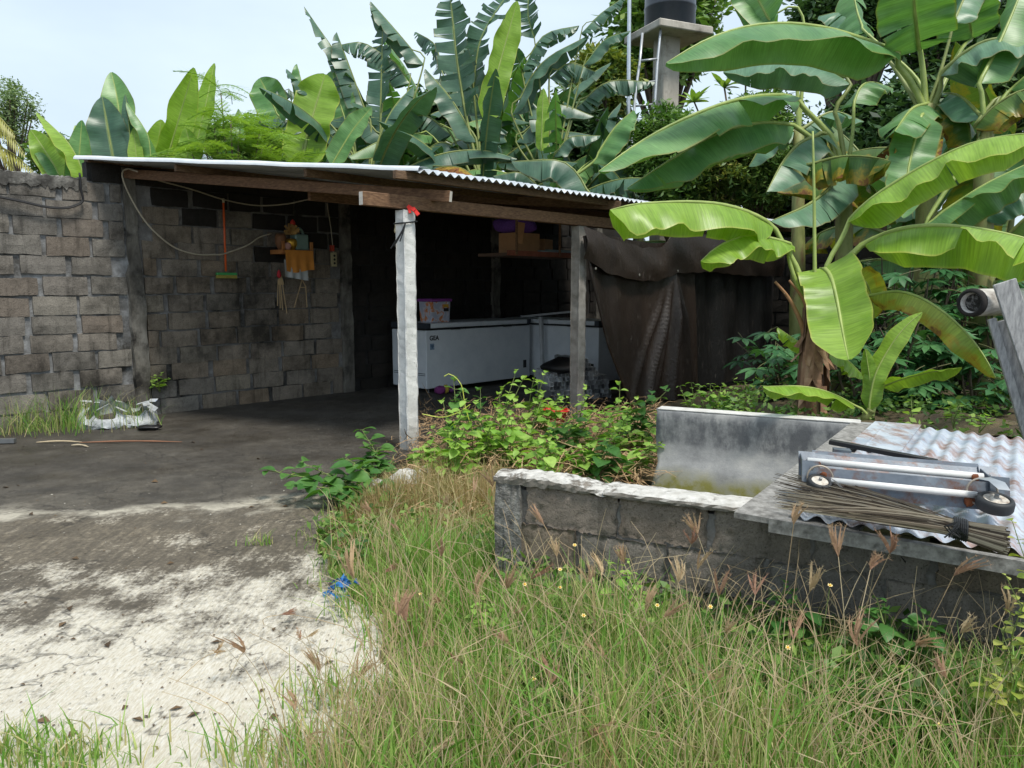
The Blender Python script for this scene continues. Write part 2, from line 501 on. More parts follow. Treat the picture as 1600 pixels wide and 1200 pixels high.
# plaster band along the top, crumbled lower edge
pm = MB(); rows = []; rr = random.Random(9)
for i in range(120):
    s = -2.95 + 2.58 * i / 119
    lo = WALL_H - 0.075 - rr.uniform(0, .05); d = 0.012 + rr.uniform(0, .012); t = WALL_H + 0.03 + rr.uniform(-.012, .012)
    rows.append([wp(s, -0.02, lo - .012), wp(s, d, lo), wp(s, d + .004, (lo + t) / 2), wp(s, d, t - .012), wp(s, -0.03, t), wp(s, -0.17, t)])
pm.grid(rows); pm.build('coping', simple('mouldy_plaster', [S(44, 42, 40), S(84, 82, 78), S(140, 138, 132)], 5, 0.95, 0.8, 45, dirt=S(30, 29, 27), dscale=4, bdist=0.012), wall)

# the dark wall closing the yard on the right
end_wall = thing('block_wall', 'dark shaded block wall behind the cassava bushes and banana plants', 'wall', wp(9.4, 4, 0))
EW = wp(9.345, 0, 0)
m = MB(); m.box(wp(9.45, 4.4, 1.16), (0.16, 9.2, 2.32), (WA, WN, UP)); m.build('mortar_core', MAT_MORTAR_SHADE, end_wall)
masonry(end_wall, EW, WN, -WA, 0.1, 8.6, 11, 0.21, -1, 5, [], BS, BS)  # same dark copies here, the wall's shade painted into them

# ------------------------------------------------------------------ lean-to shed
def wood(name, cols, rough=0.75, sc=(1, 1, 1), b=0.4, **k):
    return simple(name, cols, 9, rough, b, 26, stretch=sc, bdist=0.004, **k)
MAT_BEAM = wood('brown_timber', [S(78, 54, 38), S(112, 82, 58), S(140, 108, 80)], sc=(2.2, 2.2, 9))
MAT_BEAM_OLD = wood('old_timber', [S(70, 52, 38), S(104, 80, 58), S(126, 102, 78)], sc=(2.2, 2.2, 9))
MAT_ENDGRAIN = simple('sawn_end', [S(186, 178, 166), S(214, 208, 200)], 12, 0.8, 0.3)
n = NT('galvanised_roof')
c = n.ramp(n.noise(2.0, 7, 0.7), [(0.3, S(150, 158, 166)), (0.55, S(186, 192, 198)), (0.75, S(206, 210, 214))])
n.set(Base_Color=c, Metallic=0.2, Roughness=0.4); n.bump(n.noise(25, 3), 0.08, 0.004)
MAT_ROOF = n.mat
shed = thing('lean_to_shed', 'open lean-to shed with corrugated metal roof on pale concrete posts', 'shed', wp(1.05, 3.6, 0))
RE0 = wp(-0.42, -0.12, 2.86); RE1 = wp(1.03, 3.84, 2.49); RX = RE1 - RE0
per, amp = 0.1, 0.017
sheet = MB(); NP = 8
rows = []
ny = NP * 8
JS = [0, 1, 2, 3, 4, 5, 6, 7, 7.9, 8]
for j in JS:
    row = []
    for i in range(ny + 1):
        a = i / 8 * per
        ph = (i % 8) / 8
        tri = 1 - abs(2 * ph - 1) * 2                          # triangle wave, softened
        z = amp * (0.6 * tri + 0.4 * math.sin(2 * math.pi * (ph - 0.25)))
        row.append(WA * a + RX * (j / 8) + UP * (z - (0.016 if j == 8 else 0)) - (RX * 0.004 if j == 8 else RX * 0))
    rows.append(row)
sheet.grid(rows)
sh_me = sheet.mesh('roof_sheet', MAT_ROOF, True)
for k in range(10):
    M = Matrix.Translation(RE0 + WA * (k * 0.775) + UP * (0.004 * (k % 2)) + RX * (rnd.uniform(-.004, .004)))
    inst('roof_sheet', sh_me, shed, M)

fl = MB(); rows = []
for j in range(13):
    p = RE0 + RX * (j / 12) - WA * 0.004 + UP * (0.02 + 0.004 * math.sin(j * 2.1))
    rows.append([p + WA * 0.10 + UP * 0.004, p + UP * 0.006, p - WA * 0.016 - UP * 0.016, p - WA * 0.018 - UP * 0.034])
fl.grid(rows); fl.build('edge_flashing', simple('white_flashing', [S(196, 202, 208), S(222, 226, 230)], 4, .4, .1, 30, .1), shed, True)

def post(s, d, w, z1, mat_, seed, z0=0.0):
    rr = random.Random(seed); pb = MB(); cor = [(-1, -1), (1, -1), (1, 1), (-1, 1)]
    N_ = 40; vs = []
    for i in range(N_ + 1):
        z = z0 + (z1 - z0) * i / N_
        for cx, cy in cor:
            for (ex, ey) in (((0.86, 1.0) if cx * cy > 0 else (1.0, 0.86)), ((1.0, 0.86) if cx * cy > 0 else (0.86, 1.0))):
                vs.append(wp(s + cx * ex * w / 2 + rr.uniform(-.0035, .0035), d + cy * ey * w / 2 + rr.uniform(-.0035, .0035), z))
    fs = [(i * 8 + k, i * 8 + (k + 1) % 8, (i + 1) * 8 + (k + 1) % 8, (i + 1) * 8 + k) for i in range(N_) for k in range(8)]
    fs.append(tuple(range(N_ * 8, N_ * 8 + 8)))
    pb.add(vs, fs); return pb.build('post', mat_, shed)
n = NT('pale_cast_concrete')
c = n.ramp(n.noise(5, 8, 0.7), [(0.3, S(186, 186, 184)), (0.5, S(212, 212, 210)), (0.7, S(222, 221, 218))])
c = n.mix(n.ramp(n.noise(70, 3, 0.6), [(0.66, 0.0), (0.72, 0.8)]), c, S(80, 78, 74))
c = n.mix(n.ramp(n.sep(n.pos)[2], [(0.02, 0.9), (0.33, 0.0)]), c, n.ramp(n.noise(8, 5), [(0.35, S(96, 92, 84)), (0.65, S(170, 167, 160))]))
n.set(Base_Color=c, Roughness=0.85)
n.bump(n.math('ADD', n.noise(14, 6, 0.7), n.math('MULTIPLY', n.noise(90, 3), 0.3)), 0.6, 0.012)
MAT_POST = n.mat
MAT_POST2 = simple('grey_cast_concrete', [S(112, 108, 102), S(140, 136, 130), S(160, 156, 150)], 7, 0.88, 0.6, 50, bdist=0.008)
post(1.05, 3.6, 0.13, 2.165, MAT_POST, 1)
post(3.53, 3.57, 0.13, 2.17, MAT_POST2, 2)

def beam(name, a, b, w, h, m_, endcap=None):
    mb = MB(); mb.bar(a, b, w, h); o = mb.build(name, [m_, endcap or m_], shed)
    bevel_mesh(o.data, 0.004, 1)
    if endcap:
        for p in o.data.polygons:
            dd = (Vector(b) - Vector(a)).normalized()
            if abs(p.normal.dot(dd)) > 0.9: p.material_index = 1
    return o
beam('front_beam', wp(0.6, 3.58, 2.235), wp(6.15, 3.56, 2.235), 0.06, 0.115, MAT_BEAM, MAT_ENDGRAIN)
rd = RX.normalized()
for k, sx in enumerate((0.42, 2.9, 5.3, 7.7)):
    a = RE0 + WA * sx + RX * 0.02 - UP * 0.085
    b = RE0 + WA * sx + RX * (1.0 if k else 0.985) - UP * 0.085
    beam('rafter', a - UP * (0.03 if k == 0 else 0.0), b - UP * (0.11 if k == 0 else 0.0), 0.055, 0.1, MAT_BEAM if k == 0 else MAT_BEAM_OLD, MAT_ENDGRAIN if k == 0 else None)
for f, z, m_ in ((0.965, 0.058, MAT_BEAM_OLD), (0.70, 0.06, MAT_BEAM_OLD), (0.32, 0.06, MAT_BEAM_OLD)):
    a = RE0 + RX * f + WA * (-0.12 if f > 0.9 else 0.05) - UP * z
    beam('purlin', a, a + WA * (7.7), 0.045, 0.07, m_)
beam('wall_plate', wp(-0.34, -0.06, 2.85), wp(9.0, -0.06, 2.85), 0.12, 0.075, MAT_BEAM_OLD)
beam('cross_beam', wp(1.05, 2.05, 2.42), wp(8.7, 2.05, 2.40), 0.05, 0.1, MAT_BEAM)
beam('beam_splice', wp(5.3, 3.51, 2.2), wp(8.6, 3.5, 2.2), 0.06, 0.1, MAT_BEAM_OLD, MAT_ENDGRAIN)

# ------------------------------------------------------------------ tarpaulins
def tarp_mat(name, a, b, sheen):
    n = NT(name)
    f = n.noise(3, 8, 0.7, n.mapping((1, 1, 0.35)))
    col = n.ramp(f, [(0.3, a), (0.7, b)])
    sc = n.ramp(n.noise(26, 5, 0.7, n.mapping((1, 1, 0.25))), [(0.58, 0.0), (0.72, 0.35)])
    col = n.mix(sc, col, S(120, 112, 106))
    n.set(Base_Color=col, Roughness=sheen, Specular_IOR_Level=0.5)
    n.bump(n.math('ADD', n.noise(26, 7, 0.72), n.math('MULTIPLY', n.noise(150, 2), 0.3)), 0.6, 0.014)
    return n.mat
MAT_TARP = tarp_mat('brown_tarpaulin', S(33, 26, 23), S(54, 44, 38), 0.33)
MAT_TARP_B = tarp_mat('black_tarpaulin', S(16, 15, 14), S(28, 26, 25), 0.5)
tarp = thing('tarpaulin', 'brown tarpaulin hung as a gathered curtain beside the second post', 'tarpaulin', wp(5.0, 3.66, 0))
def lerp_tab(x, tab):
    return float(np.interp(x, [a for a, _ in tab], [b for _, b in tab]))
cb = MB(); rows = []
for j in range(41):
    r_ = j / 40; row = []
    sl = lerp_tab(r_, [(0, 3.5), (0.22, 3.6), (0.6, 3.86), (1, 4.3)]); sr = lerp_tab(r_, [(0, 6.0), (0.25, 5.9), (1, 6.15)])
    for i in range(201):
        c_ = i / 200
        s = sl + (sr - sl) * c_
        fan = (c_ - 0.66) / (0.10 + 0.30 * r_)
        fold = 0.0
        fold += 0.03 * math.sin(c_ * 9 + r_ * 1.2) * (0.25 + r_) + 0.008 * math.sin(c_ * 31 + r_ * 5)
        fold += 0.10 * max(0, 1 - c_ / 0.10) * r_
        for sb, am in ((4.42, .06), (4.82, .12), (5.02, .06), (5.27, .16), (5.40, .10), (5.74, .13), (5.98, .05)):          # gathered pleats falling from one eyelet
            sr_ = 5.36 + (sb - 5.36) * min(1, max(0, (r_ - .12) / .88))
            fold += am * min(1, max(0, r_ - .15) * 3) * math.exp(-abs((s - sr_) / (.022 + .036 * r_)) ** 1.5)
        z = 2.06 + (0.06 - 2.06) * r_
        row.append(wp(s, 3.66 + fold, z + 0.02 * math.sin(c_ * 9)))
    rows.append(row)
cb.grid(rows); cb.build('curtain', MAT_TARP, tarp, True)
hem = MB(); hem.tube([Vector(r__[0]) + WN * .012 for r__ in rows], .02, 6); hem.build('rolled_hem', MAT_TARP, tarp, True)
for k in range(3):
    ey = MB(); ey.lathe(wp(3.6 + k * .86, 3.755, 1.70 - .06 * (k == 1)), [(.008, 0), (.016, .002), (.016, .006), (.008, .008)], 12, (WA, UP, WN)); ey.build('eyelet', simple('eyelet_brass', [S(150, 146, 138), S(180, 176, 168)], 8, .4, 0, 40, .7), tarp)
fb = MB(); rows = []
for j in range(15):
    r_ = j / 14; row = []
    for i in range(110):
        s = 3.42 + (8.45 - 3.42) * i / 109
        top = lerp_tab(s, [(3.5, 2.15), (4.0, 2.04), (4.6, 1.965), (5.0, 1.99), (5.25, 2.17), (6.0, 2.19), (8.5, 2.19)])
        bot = lerp_tab(s, [(3.5, 1.80), (3.8, 1.66), (4.4, 1.575), (4.9, 1.57), (5.35, 1.67), (6.2, 1.70), (7.2, 1.66), (8.5, 1.66)])
        z = top + (bot - top) * r_
        bulge = 0.03 * math.sin(r_ * math.pi) * (1 + 0.4 * math.sin(s * 2.3)) + 0.010 * math.sin(s * 3.7 + r_ * 5) * r_ + 0.006 * math.sin(s * 9 - r_ * 7)
        row.append(wp(s - 0.0, 3.72 + bulge + 0.02 * r_, z + 0.006 * math.sin(s * 19)))
    rows.append(row)
fb.grid(rows); fb.build('flap', MAT_TARP, tarp, True)
tarp2 = thing('tarpaulin', 'black tarpaulin sheet hanging in the shade at the far end of the shed', 'tarpaulin', wp(7.2, 3.6, 0))
cb = MB(); rows = []
for j in range(21):
    r_ = j / 20; row = []
    for i in range(70):
        c_ = i / 69; s = 5.75 + 2.85 * c_
        fold = 0.05 * math.sin(c_ * 17 + 1.5 * r_) * (0.3 + r_) + 0.02 * math.sin(c_ * 43 - 3 * r_)
        row.append(wp(s, 3.58 + fold, 2.12 - 2.04 * r_))
    rows.append(row)
cb.grid(rows); cb.build('sheet', MAT_TARP_B, tarp2, True)

# ------------------------------------------------------------------ low basin walls on the right
U2 = Vector((0.9, -0.438, 0)).normalized(); N2 = Vector((-U2.y, U2.x, 0))       # along the walls, and away from the camera
F0 = Vector((-0.077, 3.556, 0))
def bp(a, b, z): return F0 + U2 * a + N2 * b + UP * z
MAT_RUBBLE = block_material('rough_foreground_block', [S(134, 122, 108), S(138, 132, 125), S(128, 116, 104), S(140, 136, 131), S(126, 118, 109)], 0.55, S(74, 69, 62), 110)
n = NT('peeling_white_coping')
wm = n.ramp(n.math('ADD', n.noise(6, 8, 0.75), n.math('MULTIPLY', n.noise(40, 4, 0.7), 0.25)), [(0.52, 0.0), (0.6, 1.0)])
gn = n.n.new('ShaderNodeNewGeometry').outputs['Normal']
wm = n.math('MULTIPLY', wm, n.ramp(n.sep(gn)[2], [(0.25, 0.12), (0.6, 1.0)]))
c = n.mix(wm, n.ramp(n.noise(14, 6, 0.7), [(0.3, S(76, 70, 62)), (0.7, S(128, 120, 110))]), n.ramp(n.noise(20, 4), [(0.3, S(168, 165, 158)), (0.7, S(204, 202, 197))]))
n.set(Base_Color=c, Roughness=0.9); n.bump(n.math('ADD', n.noise(30, 6, 0.75), n.math('MULTIPLY', wm, 0.4)), 0.7, 0.012)
MAT_COPING = n.mat
MAT_ENDROUGH = simple('crumbled_concrete', [S(64, 62, 60), S(112, 110, 106), S(158, 156, 150)], 22, 0.95, 0.9, 60, bdist=0.02)
fw = thing('low_block_wall', 'low rough block wall with peeling white top in the tall grass', 'wall', bp(1.2, 0, 0))
m = MB(); m.box(bp(1.33, 0.062, 0.27), (2.5, 0.10, 0.54), (U2, N2, UP)); m.build('mortar_core', simple('dark_mortar', [S(74, 71, 68), S(98, 95, 92), S(122, 120, 118)], 10, 0.92, 0.7, 60, bdist=0.01), fw)
RB = [block_mesh('block', 0.415, 0.187, 0.06, 18, 9, 0.008, MAT_RUBBLE, 70 + k) for k in range(6)]
for me in RB: me.polygons.foreach_set('use_smooth', [True] * len(me.polygons))
rr = random.Random(4)
for c_ in range(3):
    s = 0.16 - (0.2 if c_ % 2 else 0.0)
    while s < 2.5:
        L = 0.42 * rr.uniform(.9, 1.1); a, b = max(s, 0.13), s + L
        if b - a > 0.08:
            p = bp((a + b) / 2, rr.uniform(-.004, .006), 0.09 + c_ * 0.19)
            inst('block', rr.choice(RB), fw, frame_matrix(p, U2, -N2) @ Matrix.Rotation(rr.uniform(-.02, .02), 4, 'Y') @ Matrix.Diagonal(((b - a) / 0.415, 1, rr.uniform(.97, 1.03), 1)))
        s += L + rr.choice((.012, .018, .03))
def rough_slab(a0, a1, b0, b1, z0, z1, nx, jit, seed, m_, name, parent, drop=None):
    """a lump of masonry with uneven faces, in basin coordinates"""
    r = random.Random(seed); mb = MB(); vs = []; ny = 10
    prof = [(b0, z0), (b0 - .004, z0 + (z1 - z0) * .35), (b0, z0 + (z1 - z0) * .75), (b0 + .012, z1), (b0 + (b1 - b0) * .35, z1 + .006), (b0 + (b1 - b0) * .7, z1 + .004), (b1 - .012, z1), (b1, z1 - .02), (b1, z0)]
    k = len(prof)
    for i in range(nx + 1):
        a = a0 + (a1 - a0) * i / nx; dz = drop(a) if drop else 0
        for (b, z) in prof:
            vs.append(bp(a + r.uniform(-jit, jit), b + r.uniform(-jit, jit), z + r.uniform(-jit, jit) + (dz if z > z0 + 1e-6 else 0)))
    fs = [(i * k + q, (i + 1) * k + q, (i + 1) * k + q + 1, i * k + q + 1) for i in range(nx) for q in range(k - 1)]
    fs += [tuple(range(k)), tuple(range(nx * k, nx * k + k))[::-1]]
    mb.add(vs, fs); return mb.build(name, m_, parent)
rough_slab(-0.0, 0.135, -0.012, 0.15, -0.02, 0.575, 7, 0.007, 3, MAT_ENDROUGH, 'pier', fw)
rough_slab(-0.008, 0.56, -0.008, 0.14, 0.565, 0.602, 30, 0.0045, 11, MAT_COPING, 'coping', fw, lambda a: 0.012 * math.sin(a * 7) - 0.03 * max(0, (a - .35)))
rough_slab(0.55, 2.52, -0.016, 0.145, 0.565, 0.598, 70, 0.0026, 12, MAT_COPING, 'coping', fw)

n = NT('rendered_plaster')
z = n.sep(n.pos)[2]
c = n.ramp(n.noise(4.5, 8, 0.7), [(0.3, S(118, 119, 120)), (0.5, S(146, 147, 147)), (0.7, S(170, 169, 166))])
zz = n.math('ADD', z, n.math('MULTIPLY', n.math('SUBTRACT', n.noise(3, 5), 0.5), 0.12))
st = n.ramp(n.noise(7, 7, 0.7, n.mapping((1, 1, 0.5))), [(0.42, 0.0), (0.56, 0.85)])
band = n.ramp(zz, [(0.33, 0.0), (0.37, 1.0), (0.55, 0.9), (0.6, 0.25)])
c = n.mix(n.math('MULTIPLY', st, band), c, S(88, 90, 94))
moss = n.ramp(zz, [(0.09, 1.0), (0.19, 0.0)])
c = n.mix(n.math('MULTIPLY', moss, n.ramp(n.noise(9, 5), [(0.35, 0.3), (0.6, 1.0)])), c, S(112, 110, 52))
n.set(Base_Color=c, Roughness=0.85); n.bump(n.noise(35, 6, 0.7), 0.35, 0.008)
bwall = thing('rendered_wall', 'smooth grey rendered wall with flared mossy foot, left end broken off', 'wall', bp(0.1, 2.3, 0))
BA = 0.18       # left end along U2
pr = [(2.17, 0.03), (2.2, 0.14), (2.245, 0.22), (2.275, 0.30), (2.28, 0.40), (2.275, 0.52), (2.272, 0.585), (2.285, 0.6), (2.36, 0.6), (2.38, 0.585), (2.38, 0.0)]
bm_ = MB(); vs_ = []; nx = 40; r_ = random.Random(8)
for i in range(nx + 1):
    a = BA + 1.5 * i / nx
    for q, (b, z) in enumerate(pr):
        ea = r_.uniform(-.02, .02) if i == 0 else 0
        vs_.append(bp(a + ea, b + r_.uniform(-.002, .002), z + r_.uniform(-.002, .002)))
k = len(pr)
bm_.add(vs_, [(i * k + q, (i + 1) * k + q, (i + 1) * k + q + 1, i * k + q + 1) for i in range(nx) for q in range(k - 1)] + [tuple(range(k))])
bm_.build('render_face', n.mat, bwall, True)
cp = MB(); cp.box(bp(BA + .68, 2.332, 0.603), (1.37, 0.112, 0.014), (U2, N2, UP)); o = cp.build('coping', simple('white_edge', [S(176, 174, 170), S(214, 213, 210)], 12, 0.9, 0.4), bwall); bevel_mesh(o.data, .006, 1)
m = MB(); m.add([bp(0.1, 0.15, .01), bp(2.8, .15, .01), bp(2.8, 2.25, .01), bp(.1, 2.25, .01)], [(0, 1, 2, 3)])
tag(m.build('basin_floor', simple('mossy_concrete', [S(70, 66, 50), S(104, 98, 74), S(126, 122, 100)], 5, 0.9, 0.5, 40)), kind='structure')
# raised earth behind the basin where the bananas stand
mb = MB(); rows = []; r_ = random.Random(2)
for i in range(24):
    row = []
    for j in range(30):
        a = 0.35 + j * 0.25; b = 2.36 + i * 0.22
        h = 0.50 - 0.012 * i + r_.uniform(-.035, .035) + 0.05 * math.sin(a * 3.3 + i)
        if j == 0 or i > 22: h = -0.05
        row.append(bp(a + r_.uniform(-.05, .05), b, h))
    rows.append(row)
mb.grid(rows); tag(mb.build('earth_bank', MAT_SOIL, None, True), kind='structure')
# ------------------------------------------------------------------ things in the shed
def flat(name, c, rough=0.5, metal=0.0, var=0.12, sc=12, bump=0.1):
    a = tuple(max(0, x * (1 - var)) for x in c[:3]) + (1,); b = tuple(min(1, x * (1 + var)) for x in c[:3]) + (1,)
    return simple(name, [a, c, b], sc, rough, bump, 60, metal)
n = NT('freezer_enamel')
c = n.ramp(n.noise(3, 6, 0.7), [(0.3, S(206, 212, 218)), (0.7, S(226, 230, 234))])
c = n.mix(n.ramp(n.noise(34, 4, 0.7), [(0.68, 0.0), (0.74, 0.9)]), c, S(60, 62, 64))
n.set(Base_Color=c, Roughness=0.35)
MAT_ENAMEL = n.mat
MAT_BLACKP = flat('black_plastic', S(26, 27, 29), 0.5)
MAT_STEEL = flat('dull_steel', S(130, 132, 134), 0.45, 0.6)

def text_mesh(txt, size, mat_, bold=0.0):
    cu = bpy.data.curves.new('lettering', 'FONT'); cu.body = txt; cu.size = size; cu.extrude = 0.001; cu.offset = bold
    o = bpy.data.objects.new('lettering', cu); C.objects.link(o)
    dg = bpy.context.evaluated_depsgraph_get(); dg.update()
    me = bpy.data.meshes.new_from_object(o.evaluated_get(dg)); bpy.data.objects.remove(o)
    me.materials.clear(); me.materials.append(mat_)
    return me
def freezer(org, ax, ay, L, D, label, logo):
    """chest freezer: org is the floor corner at the left of its front, ax runs along the front, ay points out of it"""
    def q(a, b, z): return org + ax * a - ay * b + UP * (z - FLOOR)
    A3 = (ax, ay, UP)
    fz = thing('chest_freezer', label, 'freezer', q(L / 2, D / 2, FLOOR), 'white chest freezers in the shed')
    z0, z1 = FLOOR + 0.06, 0.90
    m = MB(); m.box(q(L / 2, D / 2, (z0 + z1) / 2), (L, D, z1 - z0), A3); o = m.build('body', MAT_ENAMEL, fz); bevel_mesh(o.data, .012, 2)
    m = MB(); m.box(q(L / 2, D / 2, 0.915), (L - .01, D - .01, 0.026), A3); m.build('seal', MAT_BLACKP, fz)
    for k in range(2):
        m = MB(); m.box(q(L * (0.25 + 0.5 * k), D / 2, 0.962), (L / 2 - .012, D + .012, 0.066), A3); o = m.build('lid', [MAT_ENAMEL], fz); bevel_mesh(o.data, .014, 2)
        m = MB(); m.box(q(L * (0.25 + 0.5 * k), -0.016, 0.915), (0.16, 0.03, 0.03), A3); m.build('handle', MAT_BLACKP, o)
        m = MB(); m.box(q(L * (0.25 + 0.5 * k), D + .012, 0.93), (0.12, 0.03, 0.07), A3); m.build('hinge', MAT_STEEL, o)
    for a in (.035, L - .035):
        m = MB(); m.box(q(a, D / 2, 0.963), (0.08, D + .018, 0.071), A3); m.build('corner_cap', flat('dark_trim', S(52, 58, 66), 0.5), fz)
    for a in (.08, L - .08):
        for b in (.06, D - .08):
            m = MB(); m.lathe(q(a, b, FLOOR), [(.02, 0), (.02, .01), (.013, .015), (.013, .07)], 10); m.build('foot', MAT_STEEL, fz)
    for z in (0.30, 0.275):
        m = MB(); m.box(q(-0.0015, D / 2, z), (0.003, D - .06, 0.008), A3); m.build('stripe', flat('dark_stripe', S(46, 58, 70), 0.6, sc=60, var=.4), fz)
    m = MB(); m.box(q(L - .12, -.0015, 0.30), (0.07, 0.003, 0.12), A3); m.build('vent', MAT_BLACKP, fz)
    if logo:
        M = Matrix.Identity(4); p = q(0.06, -0.003, 0.765)
        for i in range(3): M[i][0] = ax[i]; M[i][1] = UP[i]; M[i][2] = ay[i]; M[i][3] = p[i]
        inst('lettering', text_mesh('GEA', 0.088, MAT_BLACKP, 0.003), fz, M)
        p = q(0.105, -0.0015, 0.675)
        m = MB(); m.box(p, (0.075, .003, .085), A3); st = m.build('sticker', flat('sticker_blue', S(128, 150, 172), 0.5), fz)
        m = MB(); m.box(p + ay * .0022, (0.012, .002, .05), A3); m.box(p + ay * .0022 + ax * .02 + UP * .012, (0.008, .0022, .03), A3); m.box(p + ay * .0022 - ax * .02 + UP * .012, (0.008, .0022, .03), A3); m.build('mark', flat('sticker_dark', S(38, 66, 96), 0.5), st)
    return fz
FD = d_of(on_z(667, 615, FLOOR)); FS = s_of(on_z(667, 615, FLOOR))
freezer(wp(FS, FD, FLOOR), WA, WN, 2.12, 0.76, 'white chest freezer behind the front post, a plastic tub on it', True)
freezer(wp(FS + 2.24, FD - 0.74, FLOOR), WN, -WA, 2.0, 0.74, 'white chest freezer set crosswise, half hidden by the second post', False)
m = MB(); a_ = wp(FS + 2.12, FD + 0.28, FLOOR); m.bar(a_, a_ + UP * 1.0 + WN * -.05, 0.05, 0.05, WN)
tag(m.build('white_bar', flat('white_bar_paint', S(190, 192, 194), .6)), 'thin white upright bar leaning in front of the far freezer', 'bar', kind='thing')
m = MB(); m.bar(wp(FS + 2.3, FD - .35, 1.02), wp(FS + 2.5, FD + .6, 1.12), .05, .03)
tag(m.build('white_bar', flat('white_bar_paint', S(170, 172, 174), .6)), 'pale bar lying slanted across the top of the far freezer', 'bar', kind='thing')

# plastic tub with purple lid
tc = wp(FS + 0.42, FD - 0.3, 0.995)
tub = thing('storage_tub', 'clear plastic tub with purple lid on the near freezer', 'tub', tc)
n = NT('cloudy_tub')
c = n.ramp(n.noise(7, 3, 0.5, None, 1.0), [(0.45, S(176, 180, 196)), (0.52, S(200, 202, 212)), (0.6, S(206, 128, 70))])
n.set(Base_Color=c, Roughness=0.3)
m = MB(); m.box(tc + UP * 0.15, (0.34, 0.26, 0.30), (WA, WN, UP), 1.08); o = m.build('body', n.mat, tub); bevel_mesh(o.data, .02, 2)
m = MB(); m.box(tc + UP * 0.315, (0.40, 0.32, 0.04), (WA, WN, UP)); o = m.build('lid', flat('purple_lid', S(140, 70, 150), .4), tub); bevel_mesh(o.data, .01, 1)
for k, (dz, c_) in enumerate(((0.235, S(206, 160, 50)), (0.18, S(40, 36, 36)))):
    m = MB(); m.box(tc + UP * dz + WN * 0.1435 + WA * .09, (0.09, .008, .045), (WA, WN, UP)); m.build('label_sticker', flat('tub_label', c_, .5), tub)

# soft toy bundle at the foot of the freezer
tp = on_z(688, 616, FLOOR)
toy = thing('cloth_bundle', 'small purple and yellow cloth bundle on the floor by the freezer foot', 'bundle', tp)
def lump(c_, r, seed, jit=.15, n_=12, m_=8, ax=(1, 1, 1)):
    rr = random.Random(seed); mb = MB(); prof = []
    rows = []
    ph = [rr.uniform(0, 6) for _ in range(6)]
    for i in range(m_ + 1):
        th = math.pi * i / m_; row = []
        for j in range(n_ + 1):
            a = 2 * math.pi * (j % n_) / n_
            k = 1 + jit * (math.sin(3 * a + ph[0] + 2 * th) * .5 + math.sin(5 * a + ph[1]) * .3 * math.sin(th) + math.sin(4 * th + ph[2]) * .4)
            row.append(Vector(c_) + Vector((r * ax[0] * k * math.sin(th) * math.cos(a), r * ax[1] * k * math.sin(th) * math.sin(a), r * ax[2] * k * math.cos(th))))
        rows.append(row)
    mb.grid(rows); return mb
lump(tp + UP * .06 + WA * .0, .075, 1, .15, ax=(1.1, .9, .8)).build('purple_end', flat('purple_cloth', S(120, 50, 110), .9), toy, True)
lump(tp + UP * .06 + WA * .1, .068, 2, .12, ax=(.7, .9, .9)).build('yellow_band', flat('yellow_cloth', S(196, 170, 70), .9), toy, True)
lump(tp + UP * .05 + WA * .2, .06, 3, .2, ax=(1.2, .9, .8)).build('purple_end', flat('purple_cloth', S(110, 60, 120), .9), toy, True)

# hanging shelf with boxes
sh = on_t(828, 397, 9.6); shs, shd = s_of(sh), d_of(sh)
shelf = thing('hanging_shelf', 'wooden shelf board hung under the shed roof beside the second post', 'shelf', sh)
m = MB(); m.box(wp(shs, shd, 1.885), (1.35, 0.5, 0.035), (WA, WN, UP)); m.build('board', wood('shelf_board', [S(66, 50, 40), S(96, 74, 58)]), shelf)
m = MB(); m.box(wp(shs, shd + .265, 1.90), (1.36, 0.03, 0.06), (WA, WN, UP)); m.build('front_lath', wood('red_timber', [S(108, 56, 40), S(142, 84, 62)]), shelf)
for q in (0.25, -0.55):
    m = MB(); m.bar(wp(shs + q, shd + .285, 1.88), wp(shs + q, shd + .285, 2.36), .03, .015, WN); m.build('hanger', MAT_BEAM, shelf)
MAT_CARD = flat('cardboard', S(166, 124, 86), .9)
def carton(name, c_, size, label, rot, openflap):
    t = thing(name, label, 'box', c_)
    ax = (Matrix.Rotation(rot, 3, 'Z') @ WA, Matrix.Rotation(rot, 3, 'Z') @ WN, UP)
    m = MB(); m.box(c_ + UP * size[2] / 2, size, ax); m.build('body', MAT_CARD, t)
    if openflap:
        m = MB(); m.bar(c_ + UP * size[2] - ax[0] * size[0] * .5 + ax[1] * size[1] * .5, c_ + UP * (size[2] - .02) - ax[0] * size[0] * .5 + ax[1] * (size[1] * .5 + .12), size[2], .006, ax[0]); m.build('flap', MAT_CARD, t)
    else:
        m = MB(); m.box(c_ + UP * (size[2] + .002), (size[0], .05, .003), ax); m.build('tape', flat('tape', S(150, 120, 90), .4), t)
carton('cardboard_box', wp(shs - .22, shd + .02, 1.904), (0.42, 0.3, 0.25), 'brown cardboard box on the hanging shelf, under a purple sack', 0, True)
carton('cardboard_box', wp(shs + .24, shd - .05, 1.904), (0.26, 0.26, 0.2), 'smaller cardboard box leaning on the shelf beside the grey channels', .3, False)
o = lump(wp(shs - .3, shd + .02, 2.245), .19, 5, .16, 20, 12, (1.5, .8, .5)).build('purple_sack', flat('purple_mesh', S(96, 58, 140), .8, var=.4, sc=60), None, True)
tag(o, 'bulging purple net sack lying on the cardboard box', 'sack', kind='thing')
